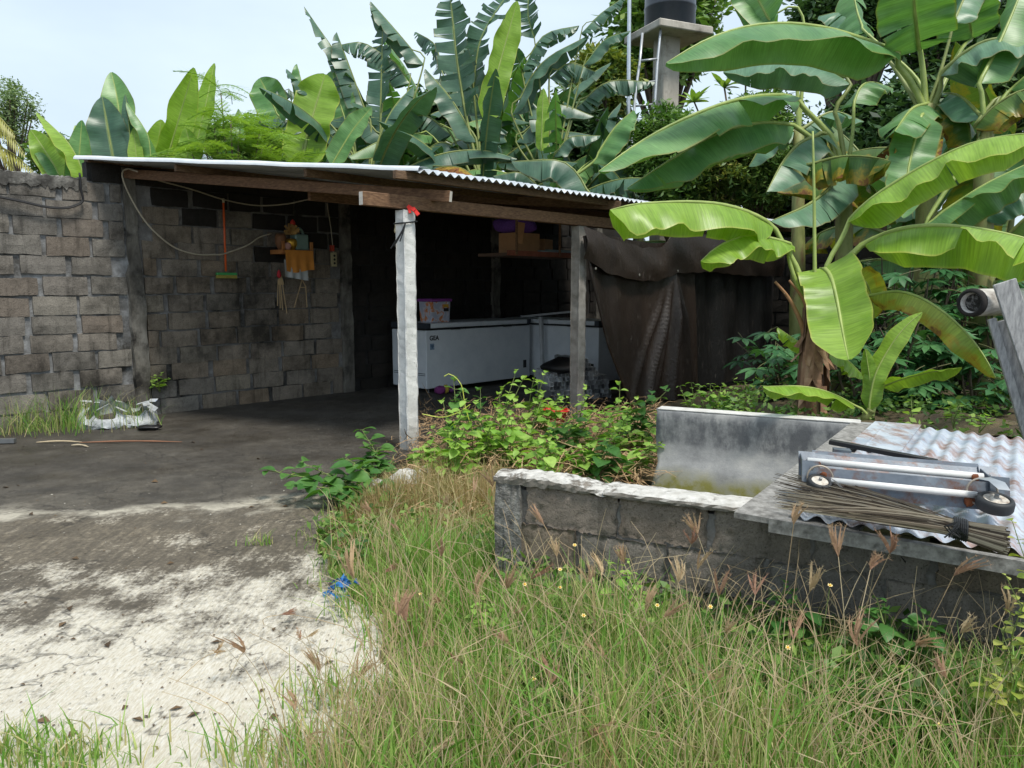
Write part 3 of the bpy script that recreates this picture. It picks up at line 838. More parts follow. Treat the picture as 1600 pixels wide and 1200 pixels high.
for k, (q0, q1, z) in enumerate(((-.05, .28, 1.928), (.12, .66, 1.945))):
    m = MB(); m.bar(wp(shs + q0, shd + .2 - .03 * k, z), wp(shs + q1, shd + .2 - .03 * k, z), .05, .045)
    tag(m.build('metal_channel', flat('zinc', S(150, 162, 164), .4, .5)), ('short grey metal channel on the shelf in front of the box', 'longer grey metal channel on the shelf reaching the second post')[k], 'channel', kind='thing')

# stack of square tubes behind the second post
tb = on_z(905, 622, FLOOR); tb = Vector((tb.x, tb.y, FLOOR)) + Vector((0.03, -0.05, 0))
stack = thing('tube_stack', 'stack of grey square metal tubes lying behind the second post', 'stack', tb)
tx = Vector((0.96, 0.28, 0)).normalized(); ty = Vector((-tx.y, tx.x, 0)); MAT_TUBES = [flat('tube_grey', S(g_, g_ + 3, g_ + 6), .45, .3) for g_ in (132, 168, 200)]
rr = random.Random(12)
tube_me = []
for q in range(6):
    m = MB(); w_ = .052; t_ = .006
    for (ox, oz, sx, sz) in ((0, w_ / 2, w_, t_), (0, -w_ / 2, w_, t_), (w_ / 2, 0, t_, w_ - t_), (-w_ / 2, 0, t_, w_ - t_)):
        m.box((ox, 0.28, oz), (sx, .56, sz))
    m.box((0, 0.30, 0), (w_ - .004, .5, w_ - .004))
    tube_me.append(m.mesh('tube', MAT_TUBES[q % 3]))
for lay in range(9):
    nrow = 15 - (lay > 4) * (lay - 3)
    for q in range(nrow):
        if lay > 5 and q < 6: continue
        p = tb + tx * (-.42 + q * .0575 + rr.uniform(-.006, .006)) + ty * (rr.uniform(-.08, .08) + lay * .02) + UP * (.03 + lay * .0575)
        M = Matrix.Identity(4)
        rx = Matrix.Rotation(rr.uniform(-.05, .05), 3, 'Z') @ ty; r0 = Vector((rx.y, -rx.x, 0))
        a = rr.uniform(-.25, .25); c0, s0_ = math.cos(a), math.sin(a)
        for i in range(3): M[i][0] = r0[i] * c0 + UP[i] * s0_; M[i][1] = rx[i]; M[i][2] = UP[i] * c0 - r0[i] * s0_; M[i][3] = p[i]
        inst('tube', rr.choice(tube_me), stack, M)
o = lump(tb + tx * -.22 + ty * .2 + UP * .42, .24, 8, .2, 18, 10, (1.0, 1.2, .45)).build('black_bag', flat('black_sheet', S(18, 18, 19), .6), None, True)
tag(o, 'crumpled black plastic sheet on the tube stack left of the second post', 'plastic sheet', kind='thing')

# red basin among the weeds
rb = on_z(866, 664, .02)
pan = thing('plastic_basin', 'red plastic basin half hidden by weeds before the second post', 'basin', rb)
m = MB(); m.lathe(rb + UP * .02, [(.10, 0), (.15, .13), (.165, .135), (.165, .15), (.14, .148), (.095, .012)], 28); m.build('bowl', flat('red_plastic', S(190, 40, 34), .4), pan, True)
pl = on_z(945, 640, .02)
m = MB(); m.lathe(pl + UP * .01, [(.12, 0), (.15, .05), (.15, .055), (.11, .01)], 24)
tag(m.build('black_dish', MAT_BLACKP, None, True), 'shallow black dish on the ground under the tarpaulin corner', 'dish', kind='thing')

# ------------------------------------------------------------------ things on the long wall
def tubes(name, paths, r, m_, label=None, cat=None, n_=6):
    mb = MB()
    for p in paths: mb.tube(p, r, n_)
    o = mb.build(name, m_, None, True)
    return tag(o, label, cat, kind='thing') if label else o
MAT_CABLE = flat('white_cable', S(176, 166, 146), .6)
pts = [on_plane(x, y, .10 if i else .35) for i, (x, y) in enumerate(((215, 268), (198, 264), (191, 275), (205, 310), (232, 352), (270, 385), (305, 397), (335, 398), (352, 396), (385, 384), (405, 371), (424, 365)))]
tubes('cable', [resample(pts, 70)], .009, MAT_CABLE, 'pale cable looping down the wall from the roof to the wall shrine', 'cable')
pts = [on_plane(x, y, d) for x, y, d in ((240, 280, .3), (300, 296, .2), (350, 312, .12), (400, 321, .12), (445, 319, .3), (480, 312, .7), (505, 308, 1.0))]
tubes('cable', [resample(pts, 60)], .008, MAT_CABLE, 'pale cable strung along the top of the wall under the roof', 'cable')
pts = [on_plane(x, y, .06) for x, y in ((-20, 303), (30, 313), (70, 322), (100, 324), (118, 320), (129, 312), (126, 295), (124, 270))]
tubes('cable', [resample(pts, 50), [p + Vector((.012, -.01, -.012)) for p in resample(pts, 50)]], .009, flat('black_cable', S(24, 24, 26), .6), 'twisted black cable hooked on the left end of the long wall', 'cable')

# broom with orange handle
bp0, bp1 = on_plane(349, 314, .09), on_plane(353, 424, .09)
br = thing('broom', 'broom with orange handle and green head hung on the dark wall', 'broom', bp1)
m = MB(); m.tube([bp0, bp1], .013, 8); m.build('handle', flat('orange_paint', S(214, 92, 40), .45), br, True)
hc = on_plane(354, 429, .09)
m = MB(); m.box(hc + UP * .005, (.26, .05, .035), (WA, WN, UP)); o = m.build('head', flat('green_plastic', S(60, 150, 80), .5), br); bevel_mesh(o.data, .01, 1)
m = MB()
for i in range(26):
    for j in range(4):
        p = hc + WA * (-.12 + i * .0096) + WN * (-.018 + j * .012)
        m.bar(p, p - UP * .045 + WA * rnd.uniform(-.006, .006), .006, .004, WN)
m.build('bristles', flat('straw_bristles', S(160, 150, 70), .8), br)
m = MB(); m.lathe(bp0, [(.014, -.02), (.016, 0), (.014, .03)], 8); m.build('cap', flat('cream_plastic', S(200, 190, 160), .5), br)

# wall shrine with offerings
sc_ = on_plane(446, 395, .0); ss, sz = s_of(sc_), sc_.z
shr = thing('wall_shrine', 'small wooden wall shrine draped with orange cloth on the dark wall', 'shrine', wp(ss, .12, sz))
MAT_SHR = wood('shrine_wood', [S(150, 92, 48), S(186, 126, 70)])
m = MB(); m.box(wp(ss, .16, sz), (.44, .30, .05), (WA, WN, UP)); m.build('shelf_board', MAT_SHR, shr)
for q in (-.2, .2):
    m = MB(); m.bar(wp(ss + q, .30, sz + .03), wp(ss + q, .30, sz + .13), .03, .03, WN); m.build('shelf_rail', MAT_SHR, shr)
def drape(s0, s1, d0, ztop, zbot, seed, wv=.012, low=None):
    rr = random.Random(seed); mb = MB(); rows = []
    for j in range(9):
        row = []
        for i in range(25):
            c_ = i / 24; r_ = j / 8
            zb = zbot + (low(c_) if low else 0)
            row.append(wp(s0 + (s1 - s0) * c_, d0 + wv * math.sin(c_ * 19 + seed) * r_ + .01 * r_, ztop + (zb - ztop) * r_))
        rows.append(row)
    mb.grid(rows); return mb
drape(ss - .19, ss + .205, .325, sz + .02, sz - .24, 1, low=lambda c_: -.02 * math.sin(c_ * 5)).build('orange_cloth', flat('orange_cloth', S(196, 128, 52), .9), shr, True)
drape(ss - .205, ss + .12, .315, sz - .1, sz - .31, 2, low=lambda c_: -.05 * c_).build('white_cloth', flat('white_cloth', S(170, 172, 172), .9), shr, True)
# offerings on it
def bowl(c_, r, h, m_, parent, name): mb = MB(); mb.lathe(c_, [(r * .5, 0), (r * .95, h * .4), (r, h * .75), (r * .8, h), (r * .7, h * .95)], 16); return mb.build(name, m_, parent, True)
off = thing('offering_bowl', 'gold bowl with dried flower offering on the wall shrine', 'offering', wp(ss - .04, .2, sz + .026))
bowl(wp(ss - .04, .22, sz + .026), .075, .14, flat('gold_foil', S(206, 160, 60), .35, .6), off, 'bowl')
m = MB(); rr = random.Random(5)
for i in range(46):
    a = rr.uniform(0, 6.28); e = rr.uniform(-.2, 1.3); c0 = wp(ss - .04, .22, sz + .24)
    d_ = (WA * math.cos(a) + WN * math.sin(a)) * math.cos(e) + UP * math.sin(e)
    m.bar(c0 - d_ * .02, c0 + d_ * rr.uniform(.07, .13), .03, .003, WN)
m.build('dried_petals', flat('dry_petals', S(176, 140, 86), .9, var=.4), off)
m = MB(); m.lathe(wp(ss - .02, .24, sz + .33), [(.01, 0), (.035, .02), (.028, .05), (.004, .08)], 10); m.build('red_flower', flat('red_flower', S(190, 50, 40), .8), off, True)
o = thing('woven_basket', 'small dark woven offering basket at the left of the wall shrine', 'basket', wp(ss - .19, .2, sz + .026))
bowl(wp(ss - .175, .2, sz + .026), .07, .2, wood('wicker', [S(96, 62, 40), S(140, 98, 66)]), o, 'basket')
m = MB(); m.lathe(wp(ss - .13, .29, sz + .07), [(.028, -.01), (.045, -.008), (.045, .008), (.028, .01)], 14, (WA, UP, WN)); m.build('ring', flat('pink_ring', S(200, 150, 140), .6), o, True)
jug = thing('jerrycan', 'grey green plastic jerrycan at the right of the wall shrine', 'jerrycan', wp(ss + .1, .18, sz + .026))
m = MB(); m.box(wp(ss + .10, .18, sz + .13), (.19, .15, .20), (WA, WN, UP)); o = m.build('body', flat('grey_green_plastic', S(120, 146, 138), .45), jug); bevel_mesh(o.data, .025, 3)
m = MB(); m.tube(resample([wp(ss + .03, .18, sz + .22), wp(ss + .06, .18, sz + .30), wp(ss + .13, .18, sz + .29), wp(ss + .17, .18, sz + .2)], 14), .018, 8); m.build('handle', o.data.materials[0], jug, True)
m = MB(); m.lathe(wp(ss + .03, .18, sz + .22), [(.03, 0), (.03, .05), (.028, .055)], 14); m.build('cap', flat('jug_cap', S(84, 104, 100), .5), jug)
MAT_PALM = flat('dry_palm_leaf', S(184, 158, 120), .85)
p0 = on_plane(436, 430, .06); o = thing('palm_offering', 'dangling palm-leaf ornament with red tip below the wall shrine', 'ornament', p0)
m = MB()
for q in (-.03, 0, .025, .07): m.bar(p0 - UP * .05 + WA * q * .5, p0 + WA * q * 1.3 - UP * (.42 + q), .012, .003, WN)
m.box(p0 - UP * .06 + WA * .02, (.09, .006, .12), (WA, WN, UP), .4); m.build('strips', MAT_PALM, o)
m = MB(); m.lathe(p0, [(.005, -.04), (.03, -.01), (.022, .04), (.003, .07)], 8); m.build('tip', flat('red_tip', S(196, 50, 60), .7), o)
p0 = on_plane(472, 437, .06); o = thing('palm_offering', 'fan-shaped palm-leaf ornament hanging right below the wall shrine', 'ornament', p0)
m = MB()
for i in range(9):
    a = R(25 + 130 * i / 8); m.bar(p0, p0 + (WA * math.cos(a) * .11 + UP * math.sin(a) * .085), .02, .003, WN)
m.build('fan', MAT_PALM, o)
m = MB(); m.bar(p0, p0 + WA * -.13 - UP * .36, .012, .004, WN); m.bar(p0, p0 + WA * .05 - UP * .09, .012, .004, WN); m.bar(p0 + WA * .05 - UP * .09, p0 + WA * .06 - UP * .36, .012, .004, WN); m.bar(p0 + WA * -.03 - UP * .1, p0 + WA * .05 - UP * .1, .012, .003, WN)
m.build('strips', MAT_PALM, o)
# hanging socket
p0, p1 = on_plane(511, 318, .12), on_plane(521, 395, .08)
so = thing('hanging_socket', 'white electric socket strip hanging by its wire on the dark wall', 'socket', p1)
m = MB(); m.tube([p0, p0.lerp(p1, .5) + WA * .01, p1], .006, 5); m.build('wire', MAT_CABLE, so)
m = MB(); m.box(p1 - UP * .09, (.085, .04, .19), (WA, WN, UP)); o = m.build('strip', flat('cream_socket', S(178, 168, 130), .5), so); bevel_mesh(o.data, .008, 1)
m = MB()
for k in range(3): m.lathe(p1 - UP * (.04 + .05 * k) + WN * .021, [(.017, 0), (.017, .003)], 10, (WA, UP, WN))
m.build('outlet', MAT_BLACKP, o)
m = MB(); m.box(p1 + UP * .06 - WA * .02, (.05, .035, .08), (WA, WN, UP)); m.build('plug', flat('red_plug', S(190, 70, 50), .5), so)
# cloth strip and cord on the front post
pt = wp(1.05, 3.6, 2.14)
rib = thing('cloth_strip', 'red cloth strip tied at the top of the front post', 'cloth', pt)
m = MB(); q0 = on_t(640, 326, 6.62)
for a_, b_, w_ in (((637, 322), (648, 329), .03), ((645, 325), (654, 336), .032), ((638, 323), (641, 333), .022)):
    m.bar(on_t(*a_, 6.6), on_t(*b_, 6.58), w_, .012, (0, -1, .3))
m.build('strip', flat('red_cloth', S(206, 50, 44), .9), rib)
cord = thing('knotted_rope', 'black cord knotted round the top of the front post', 'cord', pt)
m = MB()
ringp = [wp(1.05 + .072 * x, 3.6 + .072 * y, 2.05 + .01 * z) for x, y, z in ((-1, -1, 0), (1, -1, 1), (1, 1, 2), (-1, 1, 0), (-1, -1, 0))]
m.tube(ringp, .007, 5)
k0 = wp(1.05 - .06, 3.6 + .078, 2.05)
for dx, dz in ((-.10, -.2), (-.05, -.16), (-.13, -.22)): m.tube(resample([k0, k0 + Vector((dx * .3, -.015, dz * .4)), k0 + Vector((dx, -.01, dz))], 8), .006, 5)
m.build('loop', flat('black_cord', S(22, 24, 28), .7), cord)
bulb = on_t(621, 355, 6.72)
m = MB(); m.lathe(bulb, [(.012, .05), (.022, .04), (.024, .0), (.03, -.03), (.028, -.05)], 14)
tag(m.build('lamp_holder', flat('cream_bakelite', S(206, 190, 150), .5), None, True), 'cream lamp holder fixed to the left side of the front post', 'lamp holder', kind='thing')

# ------------------------------------------------------------------ litter by the wall
sk = on_z(172, 668, FLOOR)
sack = thing('torn_sack', 'torn white and blue woven plastic sack collapsed by the wall', 'sack', sk)
n = NT('woven_sack')
c = n.ramp(n.noise(6, 5, 0.6), [(0.3, S(120, 124, 126)), (0.5, S(176, 180, 182)), (0.68, S(190, 196, 200)), (0.74, S(70, 120, 190))])
n.set(Base_Color=c, Roughness=0.55); n.bump(n.noise(22, 5, 0.7), 0.7, 0.02); MAT_SACK = n.mat
rr = random.Random(3)
mb = MB(); rows = []
for i in range(13):
    r_ = i / 12; row = []
    for j in range(33):
        a = 2 * math.pi * j / 32
        rad = (.40 + .03 * math.sin(3 * a + 1)) * (1.0 + .10 * math.sin(r_ * 3.1) - .18 * r_)
        zt = (.17 + .06 * math.sin(a - .4) + .03 * math.sin(4 * a) + (rr.uniform(-.05, .05) if i == 12 else 0))
        p = Vector((math.cos(a) * rad, math.sin(a) * rad * .6, zt * r_ + .018 * math.sin(7 * a + 9 * r_)))
        p += Vector((.014 * math.sin(11 * a + 4 * r_), .014 * math.sin(9 * a - 5 * r_), 0))
        row.append(sk + Vector((0, .12, 0)) + p)
    rows.append(row)
mb.grid(rows); mb.build('side', MAT_SACK, sack, True)
lump(sk + Vector((0, .12, .0)), .36, 4, .12, 18, 8, (1, .6, .36)).build('sand', simple('grey_sand', [S(52, 49, 44), S(84, 80, 72)], 10, .95, .6, 60), sack, True)
for k in range(9):
    mb = MB(); a = rr.uniform(0, 6.28); p = sk + Vector((math.cos(a) * .36, .12 + math.sin(a) * .2, .22 + rr.uniform(-.02, .05)))
    mb.bar(p, p + Vector((rr.uniform(-.12, .12), rr.uniform(-.08, .02), rr.uniform(-.06, .03))), rr.uniform(.03, .07), .003, (rr.uniform(-.4, .4), rr.uniform(-1, 0), 1))
    mb.build('torn_strip', MAT_SACK, sack)
for k, (x, y, L, a, lab, c_) in enumerate(((93, 693, .42, .05, 'pale split stick lying on the concrete in front of the weeds', S(176, 160, 132)), (125, 699, .2, -.3, 'short pale stick lying beside the split stick on the concrete', S(180, 166, 140)), (205, 693, .95, .04, 'long brown bark strip lying in front of the torn sack', S(132, 94, 72)))):
    p = on_z(x, y, FLOOR); m = MB(); pts = []
    m.tube(resample([p + Vector((-L / 2 * math.cos(a), -L / 2 * math.sin(a), .014)), p + Vector((0, .02, .02)), p + Vector((L / 2 * math.cos(a), L / 2 * math.sin(a), .012))], 8), [.004, .007, .010, .009, .008, .010, .006, .003], 5)
    tag(m.build('stick', flat('stick_wood', c_, .9)), lab, 'stick', kind='thing')
p = on_z(232, 672, FLOOR); o = lump(p + UP * .025, .1, 6, .35, 16, 8, (1.2, .6, .3)).build('black_plastic_scrap', flat('black_scrap', S(24, 24, 26), .35), None, True)
tag(o, 'crumpled black plastic scrap beside the torn sack', 'plastic scrap', kind='thing')
p = on_z(12, 694, FLOOR); m = MB(); m.bar(p + Vector((-.3, -.02, .03)), p + Vector((.06, .02, .03)), .05, .04)
tag(m.build('metal_offcut', MAT_STEEL), 'grey metal offcut lying in weeds at the left edge', 'offcut', kind='thing')
p = on_z(534, 935, .05); m = MB(); rr = random.Random(1)
for k in range(16):
    q = p + Vector((rr.gauss(0, .03), rr.gauss(0, .03), .02 + rr.random() * .07))
    m.add([q + Vector((rr.gauss(0, .022), rr.gauss(0, .022), rr.gauss(0, .02))) for _ in range(4)], [(0, 1, 2), (0, 2, 3)])
tag(m.build('blue_plastic_scrap', flat('blue_plastic', S(52, 112, 176), .4)), 'scrap of bright blue plastic caught in grass at the slab edge', 'plastic scrap', kind='thing')
rr = random.Random(31)
MAT_STONE = simple('painted_rubble', [S(110, 106, 100), S(176, 174, 168), S(214, 212, 208)], 14, .9, .6, 50)
labs = ['small white-streaked stone at the left in the dead weeds by the front post', 'largest white-streaked stone in the dead weeds by the front post', 'flat pale stone in front of the dead weeds by the front post', 'pale stone half sunk in dry grass right of the front post foot']
for k, (x, y, r) in enumerate(((590, 768, .07), (636, 762, .11), (615, 782, .06), (668, 748, .08))):
    p = on_z(x, y, .05)
    tag(lump(p + UP * r * .5, r, 40 + k, .25, 12, 8, (1.2, .8, .7)).build('stone', MAT_STONE), labs[k], 'stone', 'rubble stones by the front post', 'thing')

# ------------------------------------------------------------------ tin cover on the basin, and what lies on it
n = NT('rusty_tin')
c = n.ramp(n.noise(5, 7, 0.7, n.mapping((1, 1, 1), (0, 0, R(-30)))), [(0.3, S(150, 162, 178)), (0.55, S(190, 198, 208)), (0.72, S(206, 212, 218))])
ru = n.ramp(n.noise(9, 8, 0.75, n.mapping((1, 0.35, 1), (0, 0, R(-28)))), [(0.47, 0.0), (0.62, 0.9)])
c = n.mix(ru, c, n.ramp(n.noise(25, 4), [(0.3, S(118, 84, 72)), (0.7, S(168, 140, 128))]))
n.set(Base_Color=c, Metallic=0.25, Roughness=0.5); n.bump(n.noise(60, 4), 0.15, 0.004); MAT_TIN = n.mat
MAT_GREYWOOD = wood('grey_weathered_wood', [S(86, 84, 80), S(128, 126, 122), S(158, 156, 152)], .9, (3, 3, 3))
TFL = Vector((0.877, 2.79, 0)); TE = Vector((2.2 - .877, 4.74 - 2.79, 0))       # front-left corner, left edge
TEn = TE.normalized()
def tz(a): return 0.655 - 0.045 * a                    # it tips a little to the right
def tp_(a, b, dz=0.0): q = TFL + U2 * a + TEn * b; return Vector((q.x, q.y, tz(a) + dz))
tin = thing('tin_cover', 'rusty corrugated tin sheet laid as a cover over the low basin', 'tin sheet', tp_(1, 1, -.6))
m = MB(); rows = []
for j in range(7):
    row = []
    for i in range(0, 29 * 8 + 1):
        a = 0.16 + i / 8 * .076
        row.append(tp_(a, 0.035 + 2.3 * j / 6 + (.012 * math.sin(i * .7) if j in (0, 6) else 0), .010 * math.sin(2 * math.pi * i / 8) + .004))
    rows.append(row)
m.grid(rows); m.build('sheet', MAT_TIN, tin, True)
def slabp(a0, a1, b0, b1, z0, z1): 
    m = MB(); P = [tp_(a0, b0, z0), tp_(a1, b0, z0), tp_(a1, b1, z0), tp_(a0, b1, z0), tp_(a0, b0, z1), tp_(a1, b0, z1), tp_(a1, b1, z1), tp_(a0, b1, z1)]
    m.add(P, [(0, 3, 2, 1), (4, 5, 6, 7), (0, 1, 5, 4), (1, 2, 6, 5), (2, 3, 7, 6), (3, 0, 4, 7)]); return m
slabp(-.03, .40, .0, 2.34, -.034, -.012).build('side_board', MAT_GREYWOOD, tin)
slabp(0.1, 2.4, -.012, .022, -.062, -.010).build('edge_board', MAT_GREYWOOD, tin)
slabp(0.12, 2.4, .024, .06, -.068, -.055).build('blue_strip', flat('blue_paint', S(52, 92, 150), .6), tin)
m = MB(); m.add([tp_(.1, 1.4, .008), tp_(.36, 1.4, .018), tp_(.36, 2.36, .018), tp_(.1, 2.36, .008)], [(0, 1, 2, 3)]); m.build('flat_tin', MAT_TIN, tin)

MAT_DGREY = simple('rusted_grey_steel', [S(74, 82, 92), S(98, 106, 116), S(122, 130, 138)], 6, .45, .15, 60, .3, dirt=S(96, 62, 44), dscale=9)
MAT_RUST = simple('rust', [S(84, 44, 26), S(140, 82, 48)], 20, .9, .4)
MAT_WTUBE = flat('white_tube', S(216, 216, 214), .4)
MAT_RUBBER = flat('black_rubber', S(34, 36, 38), .6)
DL = on_z(1254, 770, .69); DR = on_z(1569, 800, .665); dx = (DR - DL); DLn = dx.length; dx.normalize(); dy = Vector((-dx.y, dx.x, 0)).normalized()
def dp_(a, b, z): return DL + dx * a + dy * b + UP * z
dol = thing('upturned_trolley', 'upturned grey steel trolley frame with casters lying on the tin', 'trolley', dp_(DLn / 2, .1, 0))
def plate(P, t, name, m_, parent=None):
    a, b, c_, d_ = P; nrm = (b - a).cross(d_ - a).normalized() * t; mb = MB()
    mb.add([a, b, c_, d_, a + nrm, b + nrm, c_ + nrm, d_ + nrm], [(3, 2, 1, 0), (4, 5, 6, 7), (0, 1, 5, 4), (1, 2, 6, 5), (2, 3, 7, 6), (3, 0, 4, 7)])
    return mb.build(name, m_, parent or dol)
plate([dp_(0, 0, .0), dp_(DLn, 0, .0), dp_(DLn, .035, .10), dp_(0, .035, .10)], .006, 'front_plate', MAT_DGREY)
plate([dp_(0.02, .09, .03), dp_(DLn, .09, .03), dp_(DLn, .16, .125), dp_(0.02, .16, .125)], .006, 'back_plate', MAT_DGREY)
plate([dp_(0.06, .17, .08), dp_(DLn - .02, .17, .08), dp_(DLn - .02, .25, .12), dp_(.06, .25, .12)], .006, 'deck', MAT_DGREY)
for a in (0.0, DLn - .045):
    for b0, z0, b1, z1 in ((-.004, 0, .03, .125), (.085, .03, .16, .13)):
        plate([dp_(a - .005, b0, z0), dp_(a + .06, b0, z0), dp_(a + .06, b1, z1), dp_(a - .005, b1, z1)], .012, 'corner_plate', MAT_DGREY)
    plate([dp_(a, -.0, .005), dp_(a, .16, .02), dp_(a, .17, .13), dp_(a, .03, .12)], .004, 'end_plate', MAT_DGREY)
for k, (a0, a1, b, z, r) in enumerate(((.02, DLn - .06, .06, .118, .014), (.10, DLn - .10, -.012, .062, .013))):
    m = MB(); m.tube([dp_(a0, b, z), dp_(a1, b, z - .004)], r, 12); m.build('white_tube', MAT_WTUBE, dol, True)
for a, b, z, w_ in ((.075, .012, .075, .03), (DLn - .12, .0, .03, .04), (.06, .05, .112, .02), (DLn - .09, .05, .11, .03), (DLn - .02, .03, .07, .025)):
    o = lump(dp_(a, b - .004, z), w_ * .5, int(a * 99), .3, 10, 6, (1, .35, 1)).build('rust_spot', MAT_RUST, dol, True)
for a, b, z in ((.03, .02, .10), (.03, .004, .03), (DLn - .02, .02, .10), (DLn - .02, .004, .03), (.03, .13, .105), (DLn - .02, .13, .105)):
    m = MB(); m.lathe(dp_(a, b - .006, z), [(.008, 0), (.008, .006), (.0001, .008)], 6, (dx, UP, -dy)); m.build('bolt', MAT_STEEL, dol)
def caster(c_, ax, r, name='caster'):
    """wheel with tyre, rim, hub and yoke; ax is the axle direction"""
    ax = Vector(ax).normalized(); e1 = ax.cross(UP).normalized(); e2 = ax.cross(e1)
    m = MB(); w = r * .36
    m.lathe(c_, [(r * .72, -w), (r * .92, -w), (r, -w * .6), (r, w * .6), (r * .92, w), (r * .72, w), (r * .72, -w)], 28, (e1, e2, ax), False)
    ty = m.build('caster_wheel', MAT_RUBBER, dol, True)
    m = MB(); m.lathe(c_, [(r * .74, -w * .8), (r * .70, w * .8), (r * .62, w * .95), (r * .36, w * .55), (r * .26, w * 1.0), (.0001, w * 1.05)], 24, (e1, e2, ax), False); m.build('rim', simple('pale_rim', [S(110, 84, 64), S(186, 178, 166), S(206, 202, 194)], 30, .5, .2), ty, True)
    m = MB(); m.lathe(c_ + ax * w * 1.25, [(r * .13, -.01), (r * .13, .008), (.0001, .01)], 8, (e1, e2, ax), False); m.build('axle_bolt', MAT_STEEL, ty)
    return ty
MAT_YOKE = flat('zinc_yoke', S(168, 172, 176), .35, .6)
c0 = dp_(DLn - .055, -.065, .045); caster(c0, (0, -.2, .98), .062)
pl_ = MB(); pl_.grid([[c0 + Vector((-.012, -.03, .062)), c0 + Vector((.03, -.035, .058))], [c0 + Vector((-.03, .0, .085)), c0 + Vector((.03, -.0, .08))], [c0 + Vector((-.055, .04, .085)), c0 + Vector((.01, .055, .085))]]); o = pl_.build('yoke', MAT_YOKE, dol, True)
m = MB(); m.lathe(dp_(DLn - .08, .0, .07), [(.055, 0), (.055, .006), (.049, .007), (.049, 0)], 24, (dx, UP, -dy), False); m.build('swivel_ring', flat('ring_rust', S(158, 148, 136), .5, .4), dol, True)
c1 = dp_(.055, -.03, .05); caster(c1, (.05, -.36, .93), .046)
pl_ = MB(); pl_.grid([[c1 + Vector((.01, -.05, .045)), c1 + Vector((.05, -.045, .02))], [c1 + Vector((.03, -.045, .03)), c1 + Vector((.075, -.05, -.005))], [c1 + Vector((.09, -.045, -.03)), c1 + Vector((.11, -.045, -.04))]]); pl_.build('yoke', MAT_YOKE, dol, True)
m = MB(); m.lathe(dp_(.06, -.005, .07), [(.05, 0), (.05, .006), (.044, .007), (.044, 0)], 24, (dx, UP, -dy), False); m.build('swivel_ring', flat('ring_rust', S(158, 148, 136), .5, .4), dol, True)
m = MB(); m.bar(on_z(1296, 690, .80), on_z(1465, 722, .765), .03, .022); o = m.build('black_bar', MAT_BLACKP); bevel_mesh(o.data, .003, 1)
tag(o, 'thin black bar lying along the upturned trolley', 'bar', kind='thing')
m = MB(); m.box(on_z(1315, 712, .76), (.07, .05, .06), (dx, dy, UP)); m.build('bracket', MAT_DGREY, dol)

# broom of palm ribs
t0, t1 = on_z(1497, 826, .70), on_z(1575, 846, .69)
lb = thing('stick_broom', 'besom of thin palm-leaf ribs lying along the front of the tin', 'broom', t0)
rr = random.Random(6); m = MB()
RIBS = [MB() for _ in range(3)]
for k in range(170):
    a, rad = rr.uniform(0, 6.28), .036 * math.sqrt(rr.random())
    o1 = Vector((-.1, .2, 1)).normalized(); o2 = Vector((.45, .85, 0)).normalized()
    off = o2 * (math.cos(a) * rad) + UP * (math.sin(a) * rad * .75)
    fx = rr.random()
    tip = on_z(1222 + 40 * rr.random(), 0, 0) if False else None
    py = 738 + 60 * fx; px_ = 1208 + rr.uniform(0, 80)
    e = on_z(px_, py, .70 + .035 * (1 - fx) + rr.uniform(0, .012))
    s_ = t1 + off * 1.6 + (t1 - t0) * rr.uniform(-.12, .02)
    mid = t0 + off
    q = t0.lerp(e, .45) + off * .9 + UP * rr.uniform(0, .012) 
    RIBS[k % 3].tube(resample([s_, mid, q, e], 6), [.0028, .0028, .0025, .0022, .0018, .0012], 3, False)
for k in range(3): tag(RIBS[k].build('ribs', flat('palm_rib', (S(74, 64, 54), S(120, 108, 92), S(172, 160, 140))[k], .8), lb), kind='stuff')
m = MB()
ua = (t1 - t0).normalized(); ub = Vector((.45, .85, 0)).normalized()
for q in range(7):
    cc = t0 + ua * (-.012 + .006 * q)
    m.tube([cc + ub * (.041 * math.cos(a)) + UP * (.034 * math.sin(a)) for a in [2 * math.pi * k / 14 for k in range(15)]], .004, 4, False)
for q in range(8): m.tube(resample([t0 + UP * .03 - ub * .02, t0 + Vector((rr.uniform(-.08, .0), -.05, .02)), t0 + Vector((rr.uniform(-.08, 0), -.06, -.01))], 5), .003, 3, False)
m.build('binding', MAT_RUBBER, lb)

# ------------------------------------------------------------------ timber trestle at the right edge
n = NT('bleached_log')
c = n.ramp(n.noise(5, 7, 0.7, n.mapping((0.6, 3, 3))), [(0.3, S(120, 112, 104)), (0.55, S(186, 182, 176)), (0.75, S(206, 204, 200))])
c = n.mix(n.ramp(n.math('ADD', n.sep(n.pos)[0], n.math('MULTIPLY', n.noise(12, 5), .1)), [(0.0, 0.0), (1.0, 0.0)]), c, S(30, 26, 24))
n.set(Base_Color=c, Roughness=.8); n.bump(n.noise(30, 5), .4, .008); MAT_LOG = n.mat
la, lz = on_t(1517, 473, 5.05), on_t(1690, 468, 5.75)
lg = thing('bleached_log', 'pale hollow log with charred end resting on the leaning planks', 'log', la)
ld = (lz - la).normalized(); e1 = ld.cross(UP).normalized(); e2 = e1.cross(ld)
m = MB(); m.lathe(la, [(.06, .05), (.066, -.005), (.088, 0), (.093, .012), (.092, .25), (.090, .5), (.091, .8), (.09, 1.1)], 26, (e1, e2, ld), False); m.build('barrel', MAT_LOG, lg, True)
m = MB(); m.lathe(la, [(.067, .05), (.064, .02), (.068, -.010), (.080, -.014), (.094, -.004), (.0962, .012), (.0958, .03)], 26, (e1, e2, ld), False); m.build('charred_rim', simple('char', [S(12, 11, 11), S(40, 36, 34)], 20, .9, .6), lg, True)
